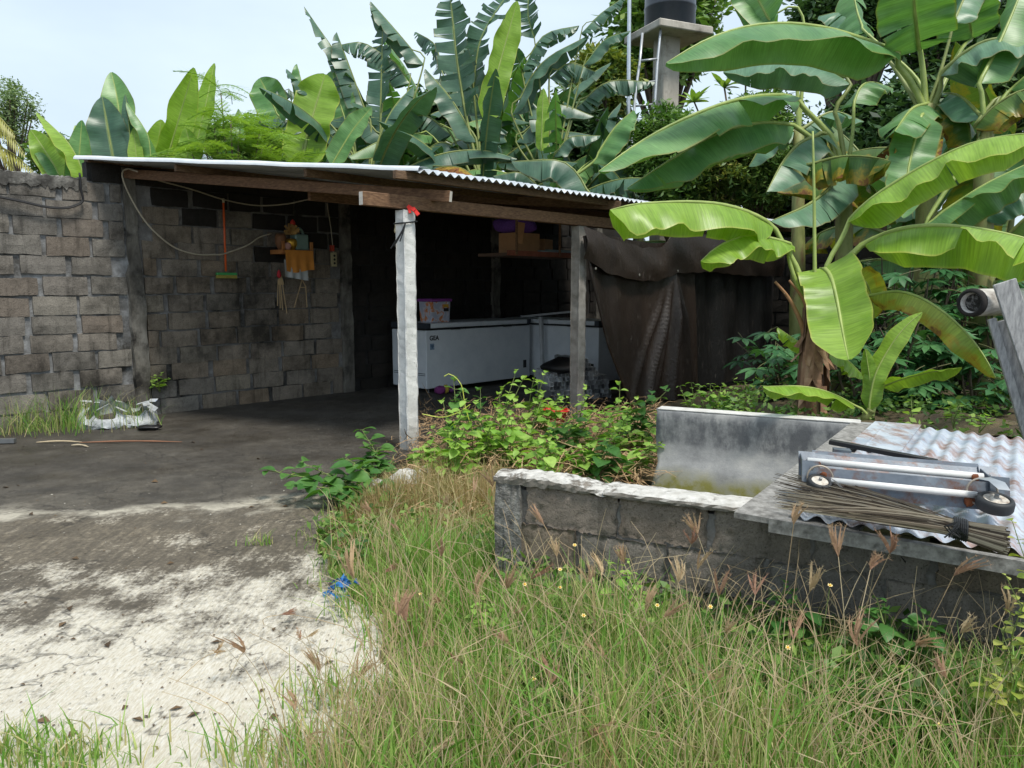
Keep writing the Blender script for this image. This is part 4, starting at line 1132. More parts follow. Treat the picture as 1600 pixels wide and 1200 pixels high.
m = MB(); m.lathe(la, [(.067, .045), (.04, .03), (.0001, .035)], 20, (e1, e2, ld), False); m.build('charred_core', simple('char_ash', [S(14, 13, 13), S(40, 38, 36), S(150, 148, 146)], 26, .9, .8, 50, bdist=.02), lg, True)
MAT_PLANK = wood('silver_plank', [S(118, 118, 118), S(152, 152, 152), S(180, 179, 177)], .85, (6, 6, 1.2))
tr = thing('plank_trestle', 'leaning weathered grey planks holding the log at the right edge', 'trestle', on_t(1640, 720, 5.0))
def plank(a, b, w_, t_, name='plank'):
    mb = MB(); d_ = (b - a).normalized(); nrm = Vector((-.25, -1, 0)); nrm = (nrm - d_ * nrm.dot(d_)).normalized(); sd = d_.cross(nrm)
    mb.box((a + b) / 2, ((b - a).length, w_, t_), (d_, sd, nrm)); o = mb.build(name, MAT_PLANK, tr); bevel_mesh(o.data, .004, 1)
plank(on_t(1569, 440, 4.93), on_t(1690, 800, 4.93), .135, .03)
plank(on_t(1549, 498, 5.03), on_t(1640, 800, 5.03), .05, .035)
plank(on_t(1571, 499, 5.02), on_t(1665, 800, 5.02), .13, .03)

# ------------------------------------------------------------------ water tower far behind the wall
TT = 18.0
def tw(px, py, t=TT): return on_t(px, py, t)
tcx = tw(1042, 60); zs = tcx.z
tower = thing('water_tower', 'tall concrete column with slab carrying a black water tank', 'water tower', (tcx.x, tcx.y, 0))
MAT_TOWER = simple('tower_concrete', [S(122, 116, 108), S(166, 160, 150), S(190, 184, 174)], 1.2, .9, .4, 12, dirt=S(96, 90, 80), dscale=.8, stretch=(1, 1, .3), bdist=.02)
ta = Matrix.Rotation(R(24), 3, 'Z'); tX, tY = ta @ Vector((1, 0, 0)), ta @ Vector((0, 1, 0))
m = MB(); m.box((tcx.x, tcx.y, zs / 2), (.46, .46, zs), (tX, tY, UP)); o = m.build('column', MAT_TOWER, tower); bevel_mesh(o.data, .02, 1)
m = MB(); m.box((tcx.x + .02, tcx.y, zs + .06), (1.5, 1.5, .17), (tX, tY, UP)); o = m.build('slab', MAT_TOWER, tower); bevel_mesh(o.data, .02, 1)
tank = thing('water_tank', 'dark plastic water tank standing on the tower slab', 'water tank', (tcx.x + .05, tcx.y, zs + .145))
tkc = Vector((tcx.x + .08, tcx.y + .1, zs + .145)); m = MB()
m.lathe(tkc, [(.58, 0), (.6, .03), (.6, .5), (.615, .52), (.615, .56), (.6, .58), (.6, 1.1), (.615, 1.12), (.6, 1.16), (.55, 1.35), (.3, 1.5), (.0001, 1.52)], 40, None, False)
m.build('shell', flat('dark_tank', S(40, 46, 54), .35), tank, True)
m = MB(); m.lathe(tkc + UP * 1.48, [(.2, 0), (.2, .08), (.0001, .1)], 24); m.build('lid', flat('tank_lid', S(34, 38, 44), .4), tank)
n_ = [(1034, 32), (1031, 60), (1027, 100), (1024, 150), (1020, 200), (1018, 250), (1016, 300)]
l_ = [(1004, 52), (1000, 95), (995, 130), (991, 170), (988, 210), (985, 260), (982, 310)]
lad = thing('ladder', 'thin metal ladder leaning up the water tower column', 'ladder', tw(1000, 330, 17.4))
for q in (n_, l_):
    m = MB(); m.tube([tw(x, y, 17.3 - i * .08) for i, (x, y) in enumerate(q)], .03, 6); m.build('rail', flat('ladder_steel', S(176, 180, 184), .4, .5), lad, True)
for y0, y1, x0, x1 in ((95, 92, 1001, 1027), (131, 127, 995, 1024), (166, 163, 990, 1020), (203, 200, 988, 1018), (240, 237, 986, 1017), (276, 273, 984, 1016)):
    m = MB(); m.tube([tw(x0, y0, 17.1), tw(x1, y1, 17.1)], .025, 6); m.build('rung', flat('ladder_steel', S(176, 180, 184), .4, .5), lad, True)
m = MB(); m.tube([tw(984, -60, 16.6), tw(983.5, 0, 16.6), tw(982, 160, 16.6), tw(981, 330, 16.6)], .042, 10)
tag(m.build('steel_pole', flat('galvanised_pole', S(190, 196, 202), .3, .7), None, True), 'tall shiny steel pole standing left of the water tower', 'pole', kind='thing')
# ------------------------------------------------------------------ leaf materials
def banana_mat(name, c1, c2, tr, tfac=0.35, rough=0.38, brown=0.0, edge=None):
    n = NT(name); uv = n.uv(); sx = n.sep(uv)
    big = n.noise(2.2, 4, 0.6)
    col = n.ramp(big, [(0.35, c1), (0.65, c2)])
    ve = n.noise(1.0, 2, 0.5, n.mapping((75, 1.2, 1), src=uv))
    col = n.mix(1.0, col, n.ramp(ve, [(0.3, 0.80), (0.7, 1.18)]), 'MULTIPLY')
    av = n.math('ABSOLUTE', sx[1])
    col = n.mix(n.ramp(av, [(0.02, 0.55), (0.10, 0.0)]), col, S(170, 190, 110))
    if brown:
        bm = n.math('ADD', n.math('MULTIPLY', av, 0.32), n.noise(1.0, 5, 0.65, n.mapping((5, 1.4, 1), src=uv)))
        bf = n.ramp(bm, [(0.88 - brown, 0.0), (0.95 - brown, 1.0)])
        yf = n.ramp(bm, [(0.74 - brown, 0.0), (0.9 - brown, 1.0)])
        col = n.mix(yf, col, S(176, 150, 50))
        col = n.mix(bf, col, n.ramp(n.noise(14, 4), [(0.35, S(92, 54, 26)), (0.65, S(150, 100, 54))]))
    if edge: col = n.mix(n.ramp(av, [(0.93, 0.0), (0.99, 0.7)]), col, edge)
    n.set(Base_Color=col, Roughness=rough, Specular_IOR_Level=0.5)
    n.bump(n.noise(1.0, 2, 0.5, n.mapping((60, 1.0, 1), src=uv)), 0.25, 0.006)
    tcol = n.mix(1.0, n.mix(0.6, col, tr), n.ramp(ve, [(0.3, 0.85), (0.7, 1.1)]), 'MULTIPLY')
    n.translucent(tcol, tfac)
    return n.mat
BM = {
    'young': banana_mat('banana_leaf_young', S(122, 162, 48), S(156, 190, 80), S(150, 190, 10), 0.42, 0.38, edge=S(190, 190, 90)),
    'green': banana_mat('banana_leaf_green', S(84, 132, 76), S(118, 160, 98), S(110, 165, 14), 0.32, 0.4, edge=S(140, 130, 60)),
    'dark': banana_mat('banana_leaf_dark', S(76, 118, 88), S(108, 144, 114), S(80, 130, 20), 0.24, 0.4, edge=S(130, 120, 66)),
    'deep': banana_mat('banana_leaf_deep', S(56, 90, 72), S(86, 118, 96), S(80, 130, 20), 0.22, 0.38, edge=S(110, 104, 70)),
    'sear': banana_mat('banana_leaf_searing', S(60, 98, 50), S(96, 128, 58), S(110, 140, 20), 0.3, 0.42, 0.09),
    'yellow': banana_mat('banana_leaf_yellowing', S(140, 172, 60), S(172, 186, 80), S(176, 180, 16), 0.42, 0.4, 0.10),
    'dead': banana_mat('banana_leaf_dead', S(96, 66, 40), S(140, 102, 62), S(140, 90, 40), 0.25, 0.9, 0.3),
}
MAT_RIB = simple('banana_midrib', [S(124, 144, 70), S(160, 174, 98)], 8, .45, .1)
MAT_RIBD = simple('banana_midrib_old', [S(104, 118, 62), S(140, 148, 84)], 8, .5, .1)
n = NT('banana_stem')
c = n.ramp(n.noise(6, 6, .7, n.mapping((3, 3, .5))), [(.3, S(74, 50, 38)), (.5, S(116, 84, 62)), (.68, S(128, 124, 78))])
n.set(Base_Color=c, Roughness=.8); n.bump(n.noise(20, 5, .7, n.mapping((4, 4, .6))), .7, .02); MAT_STEM = n.mat
MAT_STEMG = simple('banana_stem_green', [S(96, 104, 54), S(130, 136, 78), S(112, 88, 60)], 4, .6, .3, 30, stretch=(3, 3, .6))

def blade(path, W, side=None, fold=(-.9, -.9), curl=-.15, wav=.15, tears=0.0, seed=0, n_=30, k_=3, roll=0.0, tip=.3, base=.1, frac=None):
    """banana leaf blade along path (list of Vector); returns MB with UVs"""
    r = random.Random(seed); mb = MB(); P = resample(path, n_ + 1); L = sum((P[i + 1] - P[i]).length for i in range(n_))
    def wprof(t): return W * min(1, ((t + .004) / base) ** .55 if t < base else 1) * (min(1, ((1.004 - t) / tip)) ** .62)
    def frame(t):
        x = max(0, min(1, t)) * n_; i = min(int(x), n_ - 1); f = x - i
        c_ = P[i].lerp(P[i + 1], f); tn = (P[min(i + 2, n_)] - P[max(i - 1, 0)]).normalized()
        s_ = Vector(side) if side is not None else tn.cross(UP)
        s_ = s_ - tn * s_.dot(tn)
        if s_.length < 1e-4: s_ = tn.cross(Vector((0, 1, 0)))
        s_.normalize(); u_ = s_.cross(tn)
        if roll: s_, u_ = s_ * math.cos(roll) + u_ * math.sin(roll), u_ * math.cos(roll) - s_ * math.sin(roll)
        return c_, tn, s_, u_
    ph = [r.uniform(0, 6.28) for _ in range(4)]
    for sg in (-1, 1):
        f0 = fold[0] if sg < 0 else fold[1]
        cuts = [0.0]
        t = r.uniform(.04, .12)
        while t < .97:
            if r.random() < tears: cuts.append(t)
            t += r.uniform(.018, .07) if tears > .5 else r.uniform(.04, .14)
        cuts.append(1.0)
        for a, b in zip(cuts[:-1], cuts[1:]):
            m_ = max(2, int(round((b - a) * n_)) + 1)
            torn = len(cuts) > 2
            da = (r.gauss(0, .16) - abs(r.gauss(0, .22)) * tears) if torn else 0
            gap = min(.35, r.uniform(.0, .25) * tears) if torn else 0
            sh = r.gauss(0, .05) * tears
            rows, uvs = [], []
            for i in range(m_):
                t = a + (b - a) * i / (m_ - 1); row, uvr = [], []
                c_, tn, s_, u_ = frame(t); w = wprof(t)
                ang = f0 + da + wav * (math.sin(t * 15 + ph[0]) * .6 + math.sin(t * 31 + ph[1]) * .4)
                p = c_.copy(); row.append(p.copy()); uvr.append((t * L, 0.0))
                for k in range(1, k_ + 1):
                    e = k / k_
                    an = ang + curl * (k - 1) + wav * .5 * math.sin(t * 37 + ph[2] + k) * e
                    p = p + (s_ * (sg * math.cos(an)) + u_ * math.sin(an)) * (w / k_)
                    tm = (a + b) / 2
                    pull = (tm - t) * gap * e * L + sh * e * L * .3
                    row.append(p + tn * (pull + .10 * w * e)); uvr.append((t * L, sg * e))
                rows.append(row); uvs.append(uvr)
            if sg > 0: rows = [x[::-1] for x in rows]; uvs = [x[::-1] for x in uvs]
            mb.grid(rows, uvs)
    return mb, P

LEAFSEED = [100]
def add_leaf(parent, pet, pts, W, mat_='green', fold=(-.9, -.9), **kw):
    """one leaf of a plant: blade with its midrib and stalk as a sub-part. pet: stalk points leading to pts[0]"""
    LEAFSEED[0] += 1
    kw.setdefault('seed', LEAFSEED[0])
    mb, P = blade(pts, W, fold=fold, **kw)
    lf = mb.build('leaf', BM[mat_], parent, True)
    rib = MB(); path = list(pet) + P if pet else P
    path = resample(path if len(path) < 9 else (list(pet) + P[::5] + [P[-1]] if pet else P[::5] + [P[-1]]), 22)
    q0 = .17 * W if pet else .09 * W
    rr_ = [max(.0025, q0 * (1 - i / 21) ** .8 * .55 + .002) for i in range(22)]
    rib.tube(path, rr_, 6, False)
    rib.build('midrib', MAT_RIB if mat_ in ('young', 'green', 'yellow') else MAT_RIBD, lf, True)
    return lf

def stem(parent, base, top, r0, r1, m_, name='stem', seed=0):
    rr = random.Random(seed); mb = MB(); pts = resample([base, base.lerp(top, .5) + Vector((rr.uniform(-.04, .04), rr.uniform(-.04, .04), 0)), top], 14)
    mb.tube(pts, [r0 + (r1 - r0) * i / 13 + rr.uniform(-.006, .006) for i in range(14)], 12)
    return mb.build(name, m_, parent, True)

def hero(parent, t, rows, low=0):
    """leaves given as (stalk pixels, midrib pixels, half width in pixels, material, style, tears, options)"""
    for row in rows:
        pet, mid, wpx, m_, style, tears = row[:6]; kw = dict(row[6]) if len(row) > 6 else {}
        tt = kw.pop('t', t); dt = kw.pop('dt', 0.0)            # dt: change of depth from leaf base to tip
        if low: mid = [(mid[0][0] * 1.3 - mid[1][0] * .3, mid[0][1] + low)] + list(mid); pet = []
        P = [on_t(x, y, tt + dt * i / max(1, len(mid) - 1)) for i, (x, y) in enumerate(mid)]
        Q = [on_t(x, y, t + (tt - t) * i / max(1, len(pet))) for i, (x, y) in enumerate(pet)]
        W = wpx * tt / 1180
        if style == 'drape': kw.setdefault('fold', (-1.05, -1.05)); kw.setdefault('curl', -.12)
        elif style == 'half': kw.setdefault('fold', (-.55, -.55)); kw.setdefault('curl', -.15)
        else:
            d_ = (P[-1] - P[0]).normalized(); view = (P[0] - Vector((0, 0, CAM_H))).normalized()
            kw.setdefault('side', d_.cross(view)); kw.setdefault('fold', (.22, .22) if style == 'cup' else (-.15, -.15)); kw.setdefault('curl', .05 if style == 'cup' else -.1)
            kw.setdefault('roll', 0.25)
        add_leaf(parent, Q, P, W, m_, tears=tears, **kw)

def banana(label, px, t, H, nleaf, L, W, mats, seed, tears=.5, group=None, r=.11, e0=(1.35, .35), base_z=0.0, az0=None, cat='banana plant', green=True, top=None):
    rr = random.Random(seed); b = on_t(px, 600, t); b.z = base_z
    pl = thing('banana_plant', label, cat, b, group)
    top = top or (b + UP * (H - base_z) + Vector((rr.uniform(-.1, .1), rr.uniform(-.1, .1), 0)))
    stem(pl, b, top, r, r * .6, MAT_STEMG if green else MAT_STEM, 'stem', seed)
    az = rr.uniform(0, 6.28) if az0 is None else az0
    for i in range(nleaf):
        az += 2.4 + rr.uniform(-.25, .25); f = i / max(1, nleaf - 1)
        e = e0[0] + (e0[1] - e0[0]) * f + rr.uniform(-.12, .12); l = L * rr.uniform(.8, 1.1)
        h = Vector((math.cos(az), math.sin(az), 0)); p = top.copy() - UP * (.12 * f); pts = [p.copy()]
        bend = rr.uniform(.9, 1.6) * (.55 + .7 * f)
        N = 8
        for k in range(N):
            an = e - bend * (k / N) ** 1.25
            p = p + (h * math.cos(an) + UP * math.sin(an)) * (l / N * 1.2); pts.append(p.copy())
        if any(d_of(q) > -.12 and q.z < 2.95 and s_of(q) < 9.3 for q in pts) and d_of(b) < 0: continue
        fo = -rr.uniform(.1, .95) - .25 * f
        add_leaf(pl, pts[:2], pts[1:], W * rr.uniform(.85, 1.1), rr.choice(mats), (fo, fo * rr.uniform(.7, 1.2)), tears=tears * rr.uniform(.3, 1.3), n_=26, wav=.12)
    return pl

# ------------------------------------------------------------------ near young banana on the bank
b1 = on_t(1268, 655, 6.0); b1.z = .42
P1 = thing('banana_plant', 'young banana plant with yellow-green leaves behind the rendered wall', 'banana plant', b1)
top1 = on_t(1268, 470, 6.0)
stem(P1, b1, top1, .115, .065, MAT_STEM, 'stem', 4)
m = MB()                                                      # shaggy dead sheaths round the stem
rr = random.Random(2)
for k in range(34):
    a = rr.uniform(0, 6.28); z = rr.uniform(.0, .75); h = Vector((math.cos(a), math.sin(a), 0)); c_ = b1 + UP * z + h * (.115 - .05 * z)
    l = rr.uniform(.15, .4); m.grid([[c_ + UP * l + h.cross(UP) * .03, c_ + UP * l - h.cross(UP) * .03], [c_ + h * .015 + h.cross(UP) * .035, c_ + h * .012 - h.cross(UP) * .035], [c_ + h * rr.uniform(.03, .1) - UP * .08, c_ + h * rr.uniform(.03, .1) - UP * .09 - h.cross(UP) * .02]])
m.build('dead_sheath', simple('dry_sheath', [S(86, 60, 46), S(140, 106, 82), S(168, 138, 112)], 9, .9, .5, 40, stretch=(1, 1, .4)), P1)
hero(P1, 6.0, [
    ([(1262, 480), (1248, 425), (1222, 378)], [(1206, 352), (1165, 330), (1110, 317), (1040, 316), (985, 320), (953, 328)], 52, 'young', 'drape', 0.05, dict(dt=-.7, fold=(-.75, -1.15), wav=.22, tip=.12)),
    ([(1258, 480), (1240, 430), (1232, 398)], [(1240, 384), (1205, 372), (1165, 369), (1125, 383), (1095, 408)], 40, 'young', 'drape', 0.15, dict(dt=-.3, fold=(-.5, -1.0), tip=.15, wav=.25)),
    ([(1282, 475), (1292, 415), (1318, 368)], [(1326, 345), (1360, 312), (1415, 275), (1480, 240), (1545, 216), (1640, 206)], 48, 'young', 'drape', 0.08, dict(dt=-.8, fold=(-1.25, -.5), wav=.2, tip=.2)),
    ([(1285, 478), (1310, 420), (1340, 390)], [(1352, 380), (1400, 360), (1460, 352), (1530, 358), (1600, 372), (1680, 396)], 62, 'young', 'drape', 0.08, dict(dt=-.9, fold=(-1.2, -.4), wav=.2, tip=.2)),
    ([(1276, 470), (1280, 430)], [(1286, 419), (1299, 434), (1310, 480), (1318, 525), (1326, 562)], 45, 'young', 'face', 0.12, dict(dt=-.75, fold=(-.25, -.25), curl=-.06, roll=0, tip=.22, base=.06, wav=.16)),
    ([(1278, 474), (1310, 455), (1345, 460)], [(1358, 462), (1400, 455), (1440, 466), (1490, 500), (1530, 545), (1556, 590)], 30, 'yellow', 'drape', 0.12, dict(dt=-.9, fold=(-1.1, -1.1), wav=.2)),
    ([(1276, 474), (1300, 440)], [(1330, 428), (1352, 440), (1362, 465), (1366, 497)], 24, 'yellow', 'face', 0.1, dict(dt=.2)),
    ([(1262, 500)], [(1276, 545), (1250, 535), (1215, 512)], 20, 'young', 'half', 0.1, dict(t=6.3)),
    ([(1272, 540)], [(1290, 545), (1320, 560), (1352, 590)], 26, 'young', 'half', 0.1, dict(t=6.3)),
])
for k, (pp, rad) in enumerate((([(1274, 480), (1273, 400), (1272, 300), (1270, 205)], .018), ([(1262, 540), (1250, 500), (1232, 465), (1211, 440)], .022), ([(1268, 520), (1256, 470), (1233, 438)], .02))):
    m = MB(); m.tube(resample([on_t(x, y, 5.95) for x, y in pp], 14), [rad * (1 - .55 * i / 13) for i in range(14)], 7); m.build('stalk', MAT_RIB if k == 0 else simple('dry_stalk', [S(120, 84, 56), S(160, 120, 84)], 9, .8, .2), P1, True)

b2 = on_t(1360, 668, 5.5); b2.z = .45
P1b = thing('banana_plant', 'small banana sucker rising just behind the tin sheet', 'banana plant', b2)
stem(P1b, b2, on_t(1362, 640, 5.5), .04, .03, MAT_STEMG, 'stem', 1)
hero(P1b, 5.5, [
    ([(1362, 650)], [(1358, 640), (1366, 590), (1392, 540), (1420, 505), (1441, 488)], 17, 'young', 'cup', 0.0, dict(dt=-.1)),
    ([(1364, 650), (1372, 615)], [(1378, 604), (1410, 592), (1450, 582), (1503, 574)], 22, 'young', 'half', 0.1, dict(dt=-.3, fold=(-.7, .5), tip=.2)),
    ([(1360, 655), (1348, 640)], [(1332, 632), (1300, 615), (1255, 604), (1192, 604)], 22, 'young', 'drape', 0.08, dict(dt=-.35, fold=(-.4, -.9), tip=.15)),
    ([(1362, 650)], [(1364, 640), (1360, 600), (1356, 570), (1352, 545)], 12, 'young', 'cup', 0.0, {}),
])

# ------------------------------------------------------------------ tall bananas on the right
A0 = on_t(1318, 600, 8.3); A0.z = .3
PA = thing('banana_plant', 'tall banana plant whose long leaves reach left over the shed roof', 'banana plant', A0)
stem(PA, A0, on_t(1318, 245, 8.3), .13, .075, MAT_STEMG, 'stem', 6)
hero(PA, 8.3, [
    ([(1316, 260), (1300, 215), (1262, 175)], [(1240, 152), (1190, 150), (1130, 162), (1060, 190), (1000, 222), (935, 268)], 52, 'green', 'drape', 0.2, dict(dt=-1.2, fold=(-.5, -1.0), wav=.15, tip=.3)),
    ([(1314, 262), (1290, 232), (1262, 212)], [(1240, 196), (1190, 192), (1130, 205), (1060, 242), (980, 294)], 48, 'green', 'drape', 0.2, dict(dt=-.6, fold=(-.5, -1.05), tip=.3)),
    ([(1320, 258), (1312, 200), (1305, 170)], [(1330, 130), (1280, 104), (1200, 98), (1130, 112)], 42, 'dark', 'drape', 0.1, dict(dt=.5, fold=(-.6, -1.0))),
    ([(1326, 255), (1333, 200)], [(1334, 165), (1342, 140), (1360, 128), (1395, 138)], 36, 'green', 'half', 0.3, dict(dt=.3)),
    ([(1312, 265)], [(1292, 210), (1255, 220), (1225, 250), (1198, 300)], 42, 'dark', 'half', 0.45, dict(dt=-.6, fold=(-.4, -.7))),
    ([(1318, 265)], [(1250, 262), (1310, 245), (1360, 245), (1392, 252)], 42, 'sear', 'drape', 0.4, dict(dt=-.7, t=8.0)),
    ([(1320, 262)], [(1322, 262), (1300, 290), (1262, 320), (1205, 345)], 40, 'dark', 'half', 0.3, dict(dt=-.8)),
    ([(1325, 262)], [(1328, 262), (1345, 275), (1375, 310), (1400, 350)], 34, 'sear', 'half', 0.3, dict(dt=.3)),
])
B0 = on_t(1448, 600, 8.0); B0.z = .3
PB = thing('banana_plant', 'tall banana plant at upper right with a wide leaf hanging over the tower', 'banana plant', B0)
stem(PB, B0, on_t(1448, 165, 8.0), .15, .085, MAT_STEMG, 'stem', 7)
hero(PB, 8.0, [
    ([(1444, 170), (1425, 130), (1398, 95)], [(1402, 82), (1350, 62), (1280, 42), (1200, 37), (1120, 55), (1041, 98)], 56, 'green', 'drape', 0.14, dict(dt=-1.0, fold=(-.5, -1.05), tip=.28)),
    ([(1446, 170), (1443, 120), (1438, 80)], [(1436, 78), (1432, 45), (1428, 0), (1426, -60)], 54, 'green', 'face', 0.05, dict(dt=-.6, roll=0, base=.14, fold=(-.25, -.2))),
    ([(1450, 168), (1470, 110), (1484, 60)], [(1490, 35), (1510, -10), (1540, -60)], 30, 'dark', 'half', 0.1, dict(dt=.4)),
    ([(1456, 170), (1468, 140)], [(1470, 118), (1505, 85), (1550, 62), (1630, 60)], 64, 'dark', 'drape', 0.18, dict(dt=-.5, fold=(-1.1, -.5))),
    ([(1450, 175)], [(1452, 162), (1425, 170), (1398, 205)], 36, 'green', 'half', 0.1, dict(dt=-.7, tip=.2)),
    ([(1452, 178)], [(1460, 165), (1490, 170), (1512, 190), (1518, 225)], 36, 'sear', 'half', 0.1, dict(dt=-.4, tip=.15)),
    ([(1448, 185)], [(1432, 195), (1425, 235), (1415, 290)], 40, 'sear', 'face', 0.3, dict(dt=-.5, tip=.2, roll=.5)),
    ([(1446, 185)], [(1428, 200), (1405, 215), (1370, 244)], 22, 'dead', 'half', 0.5, dict(dt=-.2)),
    ([(1448, 170), (1430, 120)], [(1352, 50), (1340, 20), (1330, -30)], 34, 'green', 'half', 0.2, dict(dt=.5, t=8.4)),
    ([(1440, 175), (1400, 110)], [(1355, 50), (1320, 20), (1280, 25)], 36, 'dark', 'half', 0.1, dict(dt=.5, t=8.6)),
    ([(1455, 172), (1500, 80)], [(1520, 60), (1512, 20), (1505, -40)], 46, 'green', 'face', 0.05, dict(dt=-.2, t=8.5, roll=.3)),
    ([(1452, 178)], [(1440, 180), (1420, 260), (1410, 340)], 34, 'green', 'face', 0.2, dict(dt=-.3, t=7.6)),
])
C0 = on_t(1545, 600, 7.4); C0.z = .3
PC = thing('banana_plant', 'tall banana plant at the right edge with big drooping leaves', 'banana plant', C0)
stem(PC, C0, on_t(1540, 190, 7.4), .14, .08, MAT_STEMG, 'stem', 8)
hero(PC, 7.4, [
    ([(1538, 190), (1533, 140)], [(1530, 130), (1560, 70), (1590, 0), (1610, -60)], 40, 'green', 'half', 0.1, dict(dt=.3)),
    ([(1542, 195), (1560, 150)], [(1520, 200), (1555, 165), (1600, 140), (1660, 135)], 40, 'sear', 'drape', 0.2, dict(dt=-.4)),
    ([(1540, 205)], [(1445, 350), (1490, 320), (1545, 285), (1640, 240)], 50, 'green', 'drape', 0.15, dict(dt=-.4, fold=(-1.0, -.3), base=.05)),
    ([(1540, 205)], [(1530, 340), (1570, 310), (1640, 290)], 36, 'dark', 'drape', 0.15, dict(dt=-.2)),
    ([(1540, 195)], [(1545, 190), (1520, 230), (1490, 290)], 34, 'dark', 'half', 0.3, dict(dt=.4)),
    ([(1538, 195)], [(1536, 185), (1500, 150), (1465, 145)], 34, 'dark', 'half', 0.3, dict(dt=.8)),
    ([(1540, 195), (1570, 150)], [(1580, 140), (1620, 110), (1680, 110)], 44, 'green', 'half', 0.1, dict(dt=-.3)),
    ([(1210, 0)], [(1243, 40), (1215, 5), (1190, -50)], 34, 'green', 'face', 0.0, dict(t=9.0)),
][:7])
D0 = on_t(1245, 600, 10.2); D0.z = .2
PD = thing('banana_plant', 'banana plant behind, its leaf tip showing at the top above the slab', 'banana plant', D0)
stem(PD, D0, on_t(1248, 200, 10.2), .12, .07, MAT_STEMG, 'stem', 9)
hero(PD, 10.2, [
    ([(1248, 205), (1258, 60), (1245, 10)], [(1215, 20), (1190, 25), (1150, -40)], 34, 'green', 'half', 0.05, dict(dt=.2)),
    ([(1248, 205), (1240, 60)], [(1205, 36), (1180, -10), (1160, -60)], 36, 'green', 'face', 0.05, dict(dt=.1)),
    ([(1250, 205)], [(1256, 200), (1300, 175), (1350, 190)], 34, 'dark', 'half', 0.3, dict(dt=.1)),
    ([(1246, 210)], [(1240, 205), (1200, 215), (1170, 260)], 30, 'dark', 'half', 0.3, dict(dt=.1)),
])

# ------------------------------------------------------------------ bananas behind the long wall
def wall_banana(label, px, t, H, rows, seed,  extra=0, mats=('deep',), L=2.0, W=.26, tears=.5, group='bananas behind the long wall', r=.12, low=0):
    if extra:
        pl = banana(label, px, t, H, extra, L, W, mats, seed, tears, group, r)
    else:
        b = on_t(px, 600, t); b.z = 0
        pl = thing('banana_plant', label, 'banana plant', b, group)
        stem(pl, b, b + UP * H, r, r * .6, MAT_STEMG, 'stem', seed)
    hero(pl, t, rows, low); return pl
wall_banana('low bright banana plant at the left end of the wall', 110, 9.8, 1.9, [
    ([(105, 330)], [(92, 275), (70, 235), (48, 203)], 22, 'young', 'face', 0.0, dict(roll=.3)),
    ([(108, 330)], [(132, 280), (108, 225), (58, 176)], 26, 'young', 'half', 0.0, dict(fold=(-.2, -1.0), dt=-.2)),
    ([(110, 330)], [(120, 290), (124, 240), (128, 188)], 18, 'green', 'face', 0.0, {}),
    ([(108, 330)], [(100, 290), (70, 240), (38, 232)], 16, 'green', 'half', 0.1, {}),
], 11, low=60)
wall_banana('upright blue-green banana plant rising over the left roof corner', 190, 10.6, 2.0, [
    ([(188, 330)], [(180, 270), (170, 210), (160, 152)], 32, 'deep', 'face', 0.05, dict(roll=.2)),
    ([(192, 330)], [(190, 230), (184, 160), (174, 113)], 26, 'green', 'face', 0.0, dict(dt=.3)),
    ([(194, 330)], [(205, 260), (202, 200), (196, 148)], 14, 'deep', 'half', 0.0, {}),
    ([(196, 330)], [(232, 215), (215, 185), (198, 160)], 14, 'green', 'half', 0.0, {}),
    ([(192, 330)], [(165, 260), (140, 230), (118, 196)], 20, 'young', 'half', 0.0, {}),
    ([(194, 330)], [(215, 270), (212, 235), (209, 200)], 12, 'young', 'face', 0.0, {}),
], 12, low=60)
wall_banana('bright upright banana plant beside the feathery tree', 268, 11.2, 2.1, [
    ([(266, 330)], [(245, 262), (248, 222), (252, 187)], 22, 'young', 'face', 0.0, {}),
    ([(268, 330)], [(258, 262), (278, 190), (303, 106)], 25, 'young', 'face', 0.0, dict(roll=-.5)),
    ([(270, 330)], [(300, 255), (318, 180), (335, 99)], 20, 'young', 'face', 0.0, dict(roll=.7, dt=.5)),
    ([(270, 330)], [(288, 262), (296, 230), (290, 200)], 20, 'young', 'face', 0.0, {}),
    ([(272, 330)], [(330, 262), (360, 210), (372, 170)], 24, 'green', 'half', 0.1, dict(dt=.5)),
], 13, low=60)
wall_banana('banana plant with one broad glowing yellow-green leaf above the roof', 465, 12.4, 2.3, [
    ([(462, 330)], [(470, 262), (485, 195), (508, 116)], 34, 'young', 'face', 0.05, dict(roll=.2, tip=.22)),
    ([(460, 330)], [(440, 195), (425, 160), (406, 122)], 28, 'green', 'face', 0.05, {}),
    ([(462, 330)], [(478, 180), (474, 140), (464, 100)], 16, 'green', 'half', 0.0, {}),
    ([(465, 330)], [(485, 150), (470, 128), (448, 108)], 18, 'deep', 'half', 0.1, {}),
    ([(462, 330)], [(475, 205), (440, 185), (400, 188)], 18, 'deep', 'drape', 0.6, {}),
    ([(468, 330)], [(518, 258), (550, 205), (580, 168)], 19, 'green', 'face', 0.05, dict(roll=.3)),
    ([(462, 330)], [(455, 150), (435, 135), (420, 150)], 16, 'deep', 'drape', 0.2, {}),
], 14, 3, ('deep', 'green'), 1.4)
